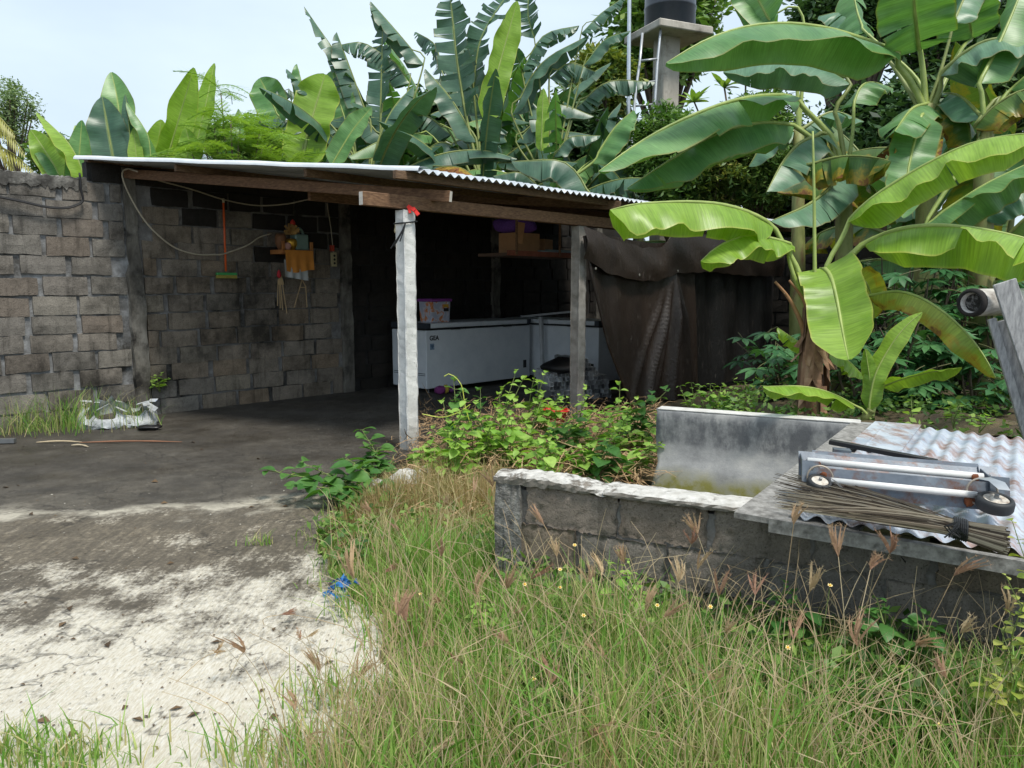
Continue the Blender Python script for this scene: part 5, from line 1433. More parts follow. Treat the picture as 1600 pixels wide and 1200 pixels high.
wall_banana('banana plant with tattered leaves fanning up left of centre', 580, 14.0, 3.2, [
    ([(560, 300)], [(556, 240), (535, 110), (505, 55), (475, 10)], 18, 'deep', 'half', 0.75, {}),
    ([(575, 300)], [(580, 200), (552, 120), (526, 50)], 26, 'deep', 'half', 0.6, {}),
    ([(590, 300)], [(594, 215), (596, 120), (598, 38)], 23, 'deep', 'face', 0.75, dict(roll=.6)),
    ([(590, 300)], [(600, 85), (565, 66), (532, 70)], 24, 'deep', 'drape', 0.75, {}),
    ([(600, 300)], [(662, 100), (625, 55), (580, 3)], 24, 'deep', 'half', 0.3, dict(fold=(-.4, -1.1))),
    ([(570, 300)], [(540, 190), (525, 140), (520, 110)], 26, 'green', 'face', 0.1, {}),
    ([(590, 300)], [(640, 130), (615, 95), (585, 80)], 26, 'deep', 'drape', 0.85, {}),
    ([(590, 300)], [(600, 220), (560, 180), (510, 190)], 24, 'deep', 'drape', 0.3, {}),
], 15, 8, ('deep',), 2.2, .3, .7)
wall_banana('large banana plant in the middle with a tall bright spear leaf', 755, 14.4, 2.9, [
    ([(755, 300)], [(728, 180), (715, 100), (702, -20)], 32, 'deep', 'face', 0.8, dict(roll=.4)),
    ([(760, 300)], [(758, 190), (778, 110), (808, 2)], 22, 'young', 'face', 0.05, dict(roll=-.4)),
    ([(757, 300)], [(740, 140), (752, 60), (800, -20)], 26, 'deep', 'face', 0.8, dict(roll=.8)),
    ([(750, 300)], [(745, 222), (705, 155), (665, 108)], 30, 'deep', 'half', 0.15, {}),
    ([(748, 300)], [(705, 210), (660, 180), (612, 208)], 26, 'deep', 'drape', 0.6, {}),
    ([(745, 300)], [(675, 212), (620, 210), (538, 248)], 20, 'green', 'drape', 0.25, dict(dt=-1.2)),
    ([(757, 300)], [(735, 245), (690, 222), (655, 245)], 28, 'deep', 'drape', 0.2, {}),
    ([(757, 300)], [(762, 200), (775, 190), (792, 222)], 30, 'deep', 'drape', 0.3, {}),
    ([(756, 300)], [(640, 262), (660, 235), (690, 228)], 24, 'deep', 'half', 0.2, dict(dt=-1)),
    ([(757, 300)], [(760, 185), (735, 120), (730, 60)], 26, 'deep', 'face', 0.4, dict(dt=.8)),
    ([(757, 300)], [(690, 110), (680, 70), (650, 50)], 22, 'deep', 'drape', 0.7, dict(dt=.8, t=15.4)),
    ([(760, 300)], [(680, 262), (720, 262), (758, 290)], 16, 'dead', 'half', 0.5, dict(dt=-1, t=13.4)),
], 16, 7, ('deep', 'deep', 'green'), 2.1, .32, .5)
wall_banana('banana plant with arching leaves left of the steel pole', 868, 14.8, 3.0, [
    ([(860, 300)], [(800, 180), (845, 100), (920, 55)], 24, 'deep', 'half', 0.2, dict(fold=(-1.0, -.5))),
    ([(860, 300)], [(815, 110), (850, 55), (905, 40)], 22, 'deep', 'half', 0.85, {}),
    ([(862, 300)], [(908, 52), (940, 20), (980, -8)], 20, 'deep', 'half', 0.8, {}),
    ([(862, 300)], [(858, 122), (890, 98), (930, 112)], 30, 'deep', 'drape', 0.85, {}),
    ([(862, 300)], [(912, 102), (945, 62), (985, 48)], 20, 'deep', 'half', 0.4, {}),
    ([(862, 300)], [(846, 236), (847, 190), (849, 138)], 11, 'young', 'cup', 0.0, dict(t=14)),
    ([(862, 300)], [(806, 222), (865, 165), (928, 182)], 22, 'deep', 'drape', 0.3, {}),
    ([(862, 300)], [(900, 168), (950, 128), (1022, 128)], 24, 'deep', 'drape', 0.8, dict(t=15.4)),
    ([(862, 300)], [(925, 255), (960, 200), (990, 172)], 36, 'green', 'half', 0.15, dict(fold=(-1.0, -.6))),
    ([(862, 300)], [(930, 320), (885, 255), (800, 252)], 36, 'deep', 'drape', 0.15, dict(t=13.0)),
    ([(862, 300)], [(865, 245), (890, 215), (938, 212)], 18, 'deep', 'drape', 0.3, dict(t=13.6)),
    ([(862, 300)], [(850, 300), (815, 270), (770, 275)], 26, 'deep', 'drape', 0.2, dict(t=13.2)),
    ([(862, 300)], [(835, 60), (825, 20), (830, -30)], 22, 'deep', 'face', 0.8, dict(roll=.5)),
], 17, 7, ('deep', 'deep', 'green'), 2.0, .3, .6)
for k, (px, t, H, L, lab) in enumerate(((420, 14.5, 2.2, 1.9, 'dark banana plant half hidden behind the glowing leaf'), (520, 15.8, 2.6, 2.2, 'dark banana plant in the back row left of the tattered one'), (650, 16.8, 3.1, 2.3, 'dark banana plant in the back row between the two largest'), (820, 17, 2.8, 2.3, 'dark banana plant in the back row behind the spear leaf'), (940, 16.4, 2.2, 2.0, 'low dark banana plant in the back row beside the steel pole'), (700, 13.6, 1.6, 1.6, 'low dark banana plant just above the roof edge'), (590, 16.2, 3.6, 2.3, 'tall dark banana plant behind the tattered one'), (770, 17.5, 4.2, 2.4, 'tallest dark banana plant at the back behind the spear leaf'), (900, 17.0, 3.4, 2.2, 'dark banana plant at the back left of the tower'), (1000, 16.0, 2.6, 2.0, 'dark banana plant in front of the tower ladder'), (480, 17, 3.2, 2.1, 'dark banana plant at the back left of the tattered one'), (690, 18, 4.4, 2.3, 'tall dark banana plant at the very back in the middle'), (840, 18.5, 4.6, 2.3, 'tall dark banana plant at the very back near the tower'))):
    banana(lab, px, t, H, 9, L, .3, ('deep', 'deep', 'green'), 30 + k, .5, 'bananas behind the long wall')
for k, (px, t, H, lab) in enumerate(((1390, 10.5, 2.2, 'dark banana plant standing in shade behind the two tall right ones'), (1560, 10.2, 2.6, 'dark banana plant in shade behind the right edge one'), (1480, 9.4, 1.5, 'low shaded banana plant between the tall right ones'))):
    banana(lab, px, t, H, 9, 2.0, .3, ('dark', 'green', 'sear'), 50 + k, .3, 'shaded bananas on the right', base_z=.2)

# ------------------------------------------------------------------ trees and shrubs made of many small leaves
def tint_mat(name, stops, trans, tf=.3, rough=.5):
    n = NT(name); t = n.attr('tint')
    col = n.ramp(t, stops); n.set(Base_Color=col, Roughness=rough, Specular_IOR_Level=.35)
    n.translucent(n.mix(.5, col, trans), tf); return n.mat
def quads_mesh(name, V, tint, m_, per=4, faces=((0, 1, 2, 3),)):
    """V: (N, per, 3) vertex arrays; tint: (N,)"""
    N = V.shape[0]; me = bpy.data.meshes.new(name)
    F = np.concatenate([np.array(f)[None, :] + (np.arange(N) * per)[:, None] for f in faces]) if len({len(f) for f in faces}) == 1 else None
    k = F.shape[1]
    me.vertices.add(N * per); me.vertices.foreach_set('co', V.reshape(-1).astype(np.float32))
    me.loops.add(F.size); me.loops.foreach_set('vertex_index', F.reshape(-1).astype(np.int32))
    me.polygons.add(F.shape[0]); me.polygons.foreach_set('loop_start', (np.arange(F.shape[0]) * k).astype(np.int32)); me.polygons.foreach_set('loop_total', np.full(F.shape[0], k, np.int32))
    me.materials.append(m_)
    at = me.attributes.new('tint', 'FLOAT', 'POINT'); at.data.foreach_set('value', np.repeat(tint, per).astype(np.float32))
    me.update(calc_edges=True); me.validate(); return me
def leaf_cloud(cent, ls, seed, ratio=.45, droop=.3):
    """cent: list of (centre, radii, count). each leaf a folded diamond of 4 corners + 2 mids"""
    g = np.random.default_rng(seed); C_, T_ = [], []
    for c_, rad, cnt in cent:
        d = g.normal(size=(cnt, 3)); d /= np.linalg.norm(d, axis=1)[:, None]
        r_ = g.random(cnt) ** .45
        C_.append(np.array(c_)[None] + d * r_[:, None] * np.array(rad)[None]); T_.append(np.clip(g.normal(.5, .18, cnt) + g.normal(0, .12), 0, 1))
    P = np.concatenate(C_); T = np.concatenate(T_); N = len(P)
    a = g.normal(size=(N, 3)); a[:, 2] = a[:, 2] * .5 - droop; a /= np.linalg.norm(a, axis=1)[:, None]
    b = np.cross(a, g.normal(size=(N, 3)) * .6 + np.array([0, 0, 1.0])); b /= np.linalg.norm(b, axis=1)[:, None] + 1e-9
    nn = np.cross(a, b); L = ls * g.uniform(.6, 1.3, N)[:, None]
    V = np.stack([P, P + a * L * .5 + b * L * ratio * .5 + nn * L * .06, P + a * L, P + a * L * .5 - b * L * ratio * .5 + nn * L * .06], 1)
    return V, T
MAT_BARK = simple('bark', [S(70, 60, 50), S(110, 98, 84)], 10, .9, .6, 30, stretch=(3, 3, .6))
def tree(name, label, base, top_c, rad, nclump, per, ls, m_, seed, trunk=.15, cat='tree', group=None, ratio=.45, clump=.35, flat=1.0, limb=.45):
    rr = random.Random(seed); base = Vector(base); top_c = Vector(top_c)
    t = thing(name, label, cat, base, group)
    mb = MB(); fork = base.lerp(top_c, .6)
    mb.tube(resample([base, base.lerp(fork, .5) + Vector((rr.uniform(-.1, .1), 0, 0)), fork], 8), [trunk * (1 - .06 * i) for i in range(8)], 8)
    cent = []
    for k in range(nclump):
        d = Vector((rr.gauss(0, 1), rr.gauss(0, 1), rr.gauss(0, 1))).normalized() * (rr.random() ** .4)
        c_ = top_c + Vector((d.x * rad[0], d.y * rad[1], d.z * rad[2])); s_ = clump * rr.uniform(.6, 1.3)
        cent.append((c_, (s_, s_, s_ * .75 * flat), per))
        if k % 3 == 0: mb.tube(resample([fork, fork.lerp(c_, .5) + Vector((0, 0, -.1 * rad[2])), c_], 6), [trunk * limb * (1 - .15 * i) for i in range(6)], 5)
    mb.build('trunk', MAT_BARK, t, True)
    V, T = leaf_cloud(cent, ls, seed, ratio)
    _link(bpy.data.objects.new('crown', quads_mesh('crown', V, T, m_)), t)
    return t
G_MID = tint_mat('foliage_mid', [(.1, S(52, 82, 38)), (.5, S(92, 128, 58)), (.9, S(142, 168, 84))], S(110, 160, 20))
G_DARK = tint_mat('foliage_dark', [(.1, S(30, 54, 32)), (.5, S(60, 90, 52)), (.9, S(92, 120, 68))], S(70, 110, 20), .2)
G_PALE = tint_mat('foliage_pale', [(.1, S(90, 116, 78)), (.5, S(124, 148, 100)), (.9, S(160, 178, 128))], S(140, 170, 60))
G_OLIVE = tint_mat('foliage_olive', [(.1, S(58, 86, 40)), (.5, S(98, 128, 60)), (.8, S(150, 162, 80)), (.97, S(164, 156, 84))], S(140, 150, 20))
def treepx(name, label, px, py, t, rx, ry, ncl, per, ls, m_, seed, **k):
    c_ = on_t(px, py, t); s_ = t / 1180
    return tree(name, label, (c_.x, c_.y, 0), c_, (rx * s_, rx * s_ * .8, ry * s_), ncl, per, ls, m_, seed, **k)
treepx('tree', 'distant pale feathery tree at the far left against the sky', 8, 175, 34, 46, 50, 70, 90, .16, G_PALE, 1, clump=.55, trunk=.2)
treepx('tree', 'distant rounded green tree low behind the left wall', 80, 240, 30, 34, 26, 40, 110, .2, G_MID, 2, clump=.5, trunk=.18)
treepx('tree', 'leafy green tree behind the water tank', 1040, 40, 25, 85, 85, 90, 110, .34, G_MID, 3, clump=.75, trunk=.22)
treepx('tree', 'green tree with orange young leaves left of the tower column', 945, 125, 23, 50, 55, 60, 110, .28, G_OLIVE, 4, clump=.6, trunk=.2)
treepx('tree', 'dark leafy tree at the top right beyond the bananas', 1330, 30, 15, 80, 70, 60, 120, .2, G_DARK, 5, clump=.5, trunk=.2)
treepx('tree', 'dark tree filling the upper right corner behind the bananas', 1530, 120, 15, 110, 130, 110, 120, .22, G_DARK, 6, clump=.55, trunk=.2)
treepx('tree', 'dark tree behind the tall bananas below the upper leaves', 1390, 230, 14, 110, 90, 80, 120, .2, G_DARK, 16, clump=.5, trunk=.2)
treepx('shrub', 'dense fine-leaved shrub in front of the tower column', 1105, 262, 15.5, 85, 70, 150, 170, .13, G_OLIVE, 7, clump=.32, trunk=.06, cat='shrub', ratio=.3, limb=.2)
treepx('shrub', 'loose shrub with mixed leaves hiding the foot of the tower column', 1045, 250, 15.0, 55, 75, 110, 150, .14, G_MID, 9, clump=.36, trunk=.06, cat='shrub', ratio=.35, limb=.2)
treepx('tree', 'light green bushy tree behind the feathery tree', 400, 228, 14.5, 75, 42, 90, 130, .14, G_MID, 10, clump=.35, trunk=.08, limb=.2)
treepx('tree', 'dark bush filling the gap beyond the roof end', 1245, 325, 17.5, 75, 60, 70, 130, .2, G_DARK, 21, clump=.5, trunk=.08, limb=.2)
treepx('shrub', 'dark fine-leaved shrub right of the tower under the long banana leaf', 1190, 240, 15.5, 75, 85, 150, 170, .13, G_MID, 8, clump=.34, trunk=.06, cat='shrub', ratio=.3, limb=.2)
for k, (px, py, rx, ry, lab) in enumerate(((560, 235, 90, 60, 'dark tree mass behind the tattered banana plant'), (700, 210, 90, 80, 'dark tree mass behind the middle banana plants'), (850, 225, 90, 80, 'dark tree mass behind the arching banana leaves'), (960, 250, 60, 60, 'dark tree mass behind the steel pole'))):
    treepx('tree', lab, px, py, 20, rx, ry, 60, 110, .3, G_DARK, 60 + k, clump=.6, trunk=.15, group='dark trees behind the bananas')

# frangipani rosettes
def simple_leaf(name, L, W, m_, fold=.25, bend=.3, lobes=1, pet=0.0, petm=None):
    mb = MB(); mb.mi = 0; rows = []
    N = 5
    for i in range(N + 1):
        t = i / N; w = W * math.sin(math.pi * min(1, t * .92 + .06)) ** .8 * (1 if t < .97 else .3); y = pet + L * t; z = -bend * L * t * t
        rows.append([(-w, y, z + fold * w), (0, y, z), (w, y, z + fold * w)])
    mb.grid(rows)
    if pet: mb.mi = 1; mb.tube([(0, 0, 0), (0, pet, 0)], .06 * W + .001, 4, False); 
    return mb.mesh(name, [m_, petm or m_], True)
def orient(p, dirv, roll=0.0, sc=1.0, upv=UP):
    y = Vector(dirv).normalized(); x = y.cross(upv)
    if x.length < .05: x = Vector((1, 0, 0))
    x.normalize(); z = x.cross(y)
    M = Matrix.Identity(4)
    for i in range(3): M[i][0] = x[i]; M[i][1] = y[i]; M[i][2] = z[i]
    return Matrix.Translation(Vector(p)) @ M @ Matrix.Rotation(roll, 4, 'Y') @ Matrix.Scale(sc, 4)
def leaf_mat(name, a, b, tr, tf=.35, rough=.42):
    n = NT(name); col = n.mix(n.objrand(), a, b); col = n.mix(1.0, col, n.ramp(n.noise(25, 4, .6), [(.3, .8), (.7, 1.2)]), 'MULTIPLY')
    n.set(Base_Color=col, Roughness=rough, Specular_IOR_Level=.4); n.translucent(n.mix(.5, col, tr), tf); return n.mat
LM_BRIGHT = leaf_mat('weed_leaf_bright', S(116, 162, 62), S(172, 204, 104), S(160, 204, 16), .42)
LM_MID = leaf_mat('weed_leaf_green', S(62, 108, 52), S(98, 140, 70), S(110, 165, 20))
LM_YEL = leaf_mat('weed_leaf_yellow', S(138, 160, 66), S(180, 182, 96), S(180, 190, 30))
LM_CASS = leaf_mat('cassava_leaf', S(52, 98, 58), S(84, 130, 78), S(90, 150, 30), .25)
LM_FRAN = leaf_mat('frangipani_leaf', S(104, 146, 60), S(140, 172, 80), S(150, 190, 20))
LM_FERN = leaf_mat('feathery_leaf', S(110, 150, 52), S(150, 184, 78), S(160, 200, 20), .4)
MAT_PETI = flat('petiole', S(96, 96, 60), .6)
MAT_WSTEM = flat('weed_stem', S(110, 124, 66), .6)
FT = 16.6
fr = thing('frangipani', 'frangipani with rosettes of pointed leaves above the shrub', 'tree', on_t(1170, 300, FT))
m = MB(); fbase = on_t(1165, 330, FT)
FL = simple_leaf('leaf', .42, .075, LM_FRAN, .2, .2); rr = random.Random(77)
for px, py in ((1085, 160), (1132, 138), (1165, 132), (1195, 128), (1210, 150)):
    c_ = on_t(px, py, FT); m.tube(resample([fbase, fbase.lerp(c_, .5) + Vector((0, 0, -.1)), c_], 6), .02, 6)
    for k in range(12):
        a = k * 2.4; e = rr.uniform(.1, 1.1)
        inst('leaf', FL, fr, orient(c_, (math.cos(a) * math.cos(e), math.sin(a) * math.cos(e), math.sin(e)), rr.uniform(-.3, .3), rr.uniform(.8, 1.15)))
m.build('branch', MAT_BARK, fr, True)

# feathery tree left of centre: twice-feathered leaves
def feather(name, L, m_, npin=9, nl=12, seed=0):
    rr = random.Random(seed); mb = MB(); pts = [Vector((0, L * i / 10, .05 * L * math.sin(i / 10 * 3) - .35 * L * (i / 10) ** 2)) for i in range(11)]
    mb.tube(pts, .006, 4, False)
    for i in range(1, npin + 1):
        f = i / (npin + .3); p = pts[int(f * 10)].lerp(pts[min(10, int(f * 10) + 1)], f * 10 % 1); l = L * .36 * math.sin(math.pi * (f * .8 + .12))
        for sg in (-1, 1):
            d_ = Vector((sg * .85, .5, -.18)).normalized()
            for q in range(nl):
                c_ = p + d_ * (l * q / nl); w = l * .24
                for s2 in (-1, 1):
                    e = Vector((d_.y * s2, -d_.x * s2, 0)) * w
                    mb.add([c_, c_ + e * .6 + d_ * l * .045, c_ + e, c_ + e * .5 - d_ * l * .02], [(0, 1, 2, 3)])
    return mb.mesh(name, m_)
FM = [feather('feathery_leaf', .62, LM_FERN, 7, 9, seed=k) for k in range(2)]
lt = thing('feathery_tree', 'light green tree with feathery leaves rising behind the roof', 'tree', on_t(365, 400, 10.9))
m = MB(); lb0 = on_t(370, 420, 10.9); rr = random.Random(15)
for px, py in ((345, 130), (335, 185), (372, 205), (410, 215), (430, 235), (300, 225), (330, 240), (395, 245), (360, 165), (345, 215), (380, 230), (320, 215), (405, 195), (425, 215), (350, 245), (375, 185), (310, 245), (445, 245)):
    c_ = on_t(px, py + 15, 10.9 + rr.uniform(-.3, .3)); m.tube(resample([lb0, lb0.lerp(c_, .6) + Vector((0, 0, -.05)), c_], 6), [.03, .026, .02, .016, .012, .008], 5)
    for k in range(7):
        a = k * .9 + rr.uniform(-.3, .3); inst('feathery_leaf', rr.choice(FM), lt, orient(c_ + Vector((rr.uniform(-.08, .08), 0, rr.uniform(-.1, .1))), (math.cos(a), math.sin(a), rr.uniform(.0, .7)), rr.uniform(-.4, .4), rr.uniform(.78, 1.0)))
m.build('branch', MAT_BARK, lt, True)

# palm fronds at the left edge
MAT_FROND = leaf_mat('palm_leaf', S(150, 150, 70), S(178, 176, 96), S(180, 180, 30), .35)
pf = thing('palm', 'yellowish palm with fronds drooping over the wall at far left', 'palm', on_t(-80, 400, 10.4))
rr = random.Random(4)
for k, pts in enumerate(([(-80, 215), (-30, 190), (10, 205), (38, 240)], [(-80, 240), (-20, 225), (20, 240), (52, 268)], [(-80, 235), (-40, 215), (0, 226), (20, 262)], [(-80, 190), (-40, 172), (-5, 180), (22, 210)])):
    P = resample([on_t(x, y, 10.2) for x, y in pts], 26); mb = MB(); mb.tube(P, [.016 * (1 - .8 * i / 25) + .002 for i in range(26)], 5, False)
    for i in range(3, 26):
        tn = (P[i] - P[i - 1]).normalized(); l = .34 * math.sin(math.pi * (i / 26 * .85 + .1))
        for sg in (-1, 1):
            d_ = (tn * .55 + tn.cross(Vector((0, 0, 1))).normalized() * sg * .5 + Vector((0, 0, -.55 + rr.uniform(-.1, .1)))).normalized(); s_ = tn.cross(d_).cross(d_).normalized() * .011
            mb.add([P[i], P[i] + d_ * l * .4 + s_, P[i] + d_ * l, P[i] + d_ * l * .4 - s_], [(0, 1, 2, 3)])
    mb.build('frond', MAT_FROND, pf)

# ------------------------------------------------------------------ cassava thicket
def palmate(name, L, m_, pm, seed):
    rr = random.Random(seed); mb = MB()
    for k in range(7):
        a = R(-120 + 40 * k); l = L * (1 - .28 * abs(k - 3) / 3) * rr.uniform(.9, 1.05); w = l * .17; d_ = Vector((math.sin(a), math.cos(a), 0)); s_ = Vector((math.cos(a), -math.sin(a), 0))
        rows = [[d_ * 0 - s_ * .1 * w, d_ * 0 + s_ * .1 * w], [d_ * l * .35 - s_ * w * .75 + UP * .01 * l, d_ * l * .35 + s_ * w * .75 + UP * .01 * l], [d_ * l * .62 - s_ * w - UP * .07 * l, d_ * l * .62 + s_ * w - UP * .07 * l], [d_ * l - UP * .25 * l - s_ * .02 * w, d_ * l - UP * .25 * l + s_ * .02 * w]]
        mid = [(a_ + b_) / 2 - UP * .03 * l for a_, b_ in rows]
        mb.grid([[a_, c_, b_] for (a_, b_), c_ in zip(rows, mid)])
    mb.mi = 1; mb.tube([Vector((0, -L * .9, L * .15)), Vector((0, -.45 * L, .1 * L)), Vector((0, 0, 0))], .004, 4, False)
    return mb.mesh(name, [m_, pm], True)
CL = [palmate('leaf', .195, LM_CASS, MAT_PETI, k) for k in range(4)]
rr = random.Random(19)
def cassava(px, t, H, n_, spread, label):
    b = on_t(px, 600, t); b.z = .25
    c_ = thing('cassava', label, 'cassava', b, 'cassava bushes in front of the dark wall')
    stems = []
    m = MB()
    for k in range(4):
        tip = b + Vector((rr.gauss(0, spread), rr.gauss(0, spread * .6), H * rr.uniform(.78, 1.0)))
        pth = resample([b, b.lerp(tip, .5) + Vector((rr.uniform(-.08, .08), rr.uniform(-.08, .08), .05)), tip], 8); stems.append(pth); m.tube(pth, [.016 - .0014 * i for i in range(8)], 5, False)
    m.build('stem', MAT_BARK, c_, True)
    for k in range(n_):
        p = rr.choice(stems); q = p[rr.randint(2, 7)]; a = rr.uniform(0, 6.28)
        o = Vector((math.cos(a), math.sin(a) - .35, rr.uniform(-.1, .35))); pos = q + o * rr.uniform(.08, .34)
        inst('leaf', rr.choice(CL), c_, orient(pos, Vector((o.x, o.y, o.z * .3 - .15)), rr.uniform(-.4, .4), rr.uniform(.7, 1.25)))
for k, (px, t, H, n_) in enumerate(((1225, 7.6, .75, 26), (1290, 8.0, 1.25, 36), (1370, 7.7, 1.5, 44), (1440, 7.5, 1.55, 46), (1500, 7.8, 1.6, 44), (1560, 7.3, 1.4, 40), (1620, 7.6, 1.6, 34), (1410, 6.9, 1.0, 34), (1340, 6.9, .8, 28), (1530, 6.7, .8, 30), (1200, 8.6, .8, 22), (1460, 6.8, .75, 30), (1590, 8.6, 1.9, 34), (1480, 8.7, 1.9, 34), (1390, 8.8, 1.8, 34))):
    cassava(px, t, H, n_, .24, 'dark green cassava bush with palmate leaves before the shaded wall')

# ------------------------------------------------------------------ weeds with separate leaves
WL_B = [simple_leaf('leaf', .07, .027, LM_BRIGHT, .3, .35, pet=.02, petm=MAT_WSTEM), simple_leaf('leaf', .06, .022, LM_BRIGHT, .2, .5, pet=.015, petm=MAT_WSTEM)]
WL_M = [simple_leaf('leaf', .095, .036, LM_MID, .25, .45, pet=.03, petm=MAT_WSTEM), simple_leaf('leaf', .08, .032, LM_MID, .35, .3, pet=.02, petm=MAT_WSTEM)]
WL_Y = [simple_leaf('leaf', .04, .019, LM_YEL, .2, .3, pet=.012, petm=MAT_WSTEM)]
WL_R = [simple_leaf('leaf', .06, .033, LM_BRIGHT, .1, .2, pet=.03, petm=MAT_WSTEM)]
def weed(label, tips, base, leaves, seed, per=9, sc=1.0, name='weed', cat='weed', group=None, r=.006):
    rr = random.Random(seed); base = Vector(base); w = thing(name, label, cat, base, group); m = MB()
    for tip in tips:
        tip = Vector(tip); pth = resample([base, base.lerp(tip, .5) + Vector((rr.uniform(-.05, .05), rr.uniform(-.05, .05), rr.uniform(-.02, .07))), tip], per + 3)
        m.tube(pth, [r * (1 - .6 * i / (per + 2)) for i in range(per + 3)], 4, False)
        for i in range(2, per + 3):
            for sg in (0, 1):
                a = i * 1.57 + sg * math.pi + rr.uniform(-.4, .4)
                d_ = Vector((math.cos(a), math.sin(a), rr.uniform(-.1, .55)))
                inst('leaf', rr.choice(leaves), w, orient(pth[i], d_, rr.uniform(-.5, .5), sc * rr.uniform(.6, 1.2) * (1 if i < per + 1 else .6)))
    m.build('stem', MAT_WSTEM, w, True); return w
wb = on_z(610, 800, .0)
weed('large-leaved green weed leaning left over the concrete before the front post', [on_t(418, 735, 5.2), on_t(470, 722, 5.3), on_t(500, 770, 5.0), on_t(520, 745, 5.3), on_t(455, 760, 5.1), on_t(560, 775, 5.2), on_t(540, 715, 5.4)], wb, WL_M, 1, 9, 1.6)
weed('upright large-leaved weed at the left foot of the front post', [on_t(566, 672, 6.0), on_t(590, 700, 6.0), on_t(575, 720, 5.9)], on_z(592, 758, 0), WL_M, 2, 8, 1.5)
SHARED = 'bright leafy weed among dead stalks between the posts and the low wall'
rr = random.Random(91)
for k, (bx, by, tx_, ty_) in enumerate(((740, 720, 735, 605), (775, 715, 790, 600), (830, 690, 855, 590), (860, 690, 868, 600), (900, 700, 905, 620), (920, 720, 940, 650), (985, 700, 1010, 625), (1000, 712, 1000, 660), (760, 735, 770, 665), (800, 740, 812, 670), (865, 745, 870, 690), (690, 740, 715, 640), (930, 755, 945, 700), (840, 755, 830, 705), (990, 745, 1005, 700), (735, 745, 745, 700), (655, 735, 690, 690), (820, 720, 825, 640), (880, 715, 890, 650), (950, 715, 960, 640), (785, 730, 760, 620), (705, 750, 700, 690), (900, 750, 905, 690), (960, 690, 965, 620))):
    b = on_z(bx, by, .06); t_ = (b - Vector((0, 0, CAM_H))).dot(Vector((0, CP, -SP)))
    tips = [on_t(tx_ + rr.uniform(-32, 32), ty_ + rr.uniform(-26, 34), t_ + rr.uniform(-.25, .15)) for _ in range(4)]
    weed(SHARED, tips, b, WL_B if k % 6 else WL_M, 200 + k, 5, rr.uniform(1.2, 1.75), group='weeds between posts and low wall')
b = on_z(790, 708, .06); vine = thing('vine', 'thin yellow-green vine tendril reaching left of the weeds toward the post', 'vine', b)
m = MB()
for pts in ([(745, 690), (728, 640), (722, 605), (712, 590), (700, 584), (694, 588)], [(735, 632), (715, 645), (690, 652), (660, 647)]): m.tube(resample([on_t(x, y, 6.1) for x, y in pts], 16), .004, 4)
m.build('tendril', flat('tendril', S(170, 180, 70), .6), vine)
for k, (bx, by, tx_, ty_, t_) in enumerate(((1080, 650, 1080, 598, 6.3), (1105, 650, 1110, 600, 6.3), (1128, 650, 1130, 610, 6.35), (1150, 655, 1165, 620, 6.3))):
    weed(('leftmost', 'second', 'third', 'rightmost')[k] + ' fresh green weed in front of the tarpaulin above the rendered wall', [on_t(tx_ + q, ty_ + abs(q) * .3, t_) for q in (-18, 0, 16)], on_t(bx, by, t_), WL_B, 300 + k, 4, .95, group='weeds above the rendered wall')
for k, (bx, by, tx_, ty_, lab) in enumerate(((1490, 662, 1492, 632, 'pale seedling behind the tin sheet in the shade'), (1425, 660, 1430, 620, 'round-leaved seedling behind the tin beside the banana sucker'), (1530, 668, 1532, 650, 'small green seedling at the back edge of the tin'))):
    weed(lab, [on_t(tx_ + q, ty_, 5.35) for q in (-6, 8)], on_t(bx, by + 8, 5.35), WL_R, 320 + k, 3, .9)
weed('single round-leaved plant growing out of the long wall', [on_plane(x, y, .12) for x, y in ((238, 590), (252, 585), (248, 605), (262, 592))], on_plane(250, 612, .03), WL_R, 340, 3, 1.25)
for k, (px, py, tx_, ty_, t_, lab) in enumerate(((965, 960, 968, 862, 3.1, 'five-leaved climber standing before the low wall in the grass'), (985, 965, 985, 900, 3.05, 'second leafy climber at the foot of the low wall'), (755, 985, 755, 935, 2.95, 'pale leafy weed in grass at the left end of the low wall'), (1375, 1010, 1370, 935, 2.65, 'dark leafy weed in shade under the tin cover'), (1440, 1040, 1440, 950, 2.6, 'leafy weed under the tin near the right edge'), (1225, 975, 1228, 915, 2.85, 'low green weed in shade at the wall foot beneath the board'))):
    b = on_t(px, py + 40, t_); weed(lab, [on_t(tx_ + q, ty_ + abs(q), t_) for q in (-16, 0, 14)], b, WL_M if k > 2 else WL_B, 360 + k, 5, .75)
yb = on_t(1600, 1130, 2.15)
weed('yellowing leafy stem at the right edge of the picture', [on_t(1582, 815, 2.15), on_t(1600, 850, 2.2), on_t(1572, 900, 2.15), on_t(1604, 930, 2.1), on_t(1580, 960, 2.15), on_t(1560, 1060, 2.1)], yb, WL_Y, 380, 9, .8, r=.003)

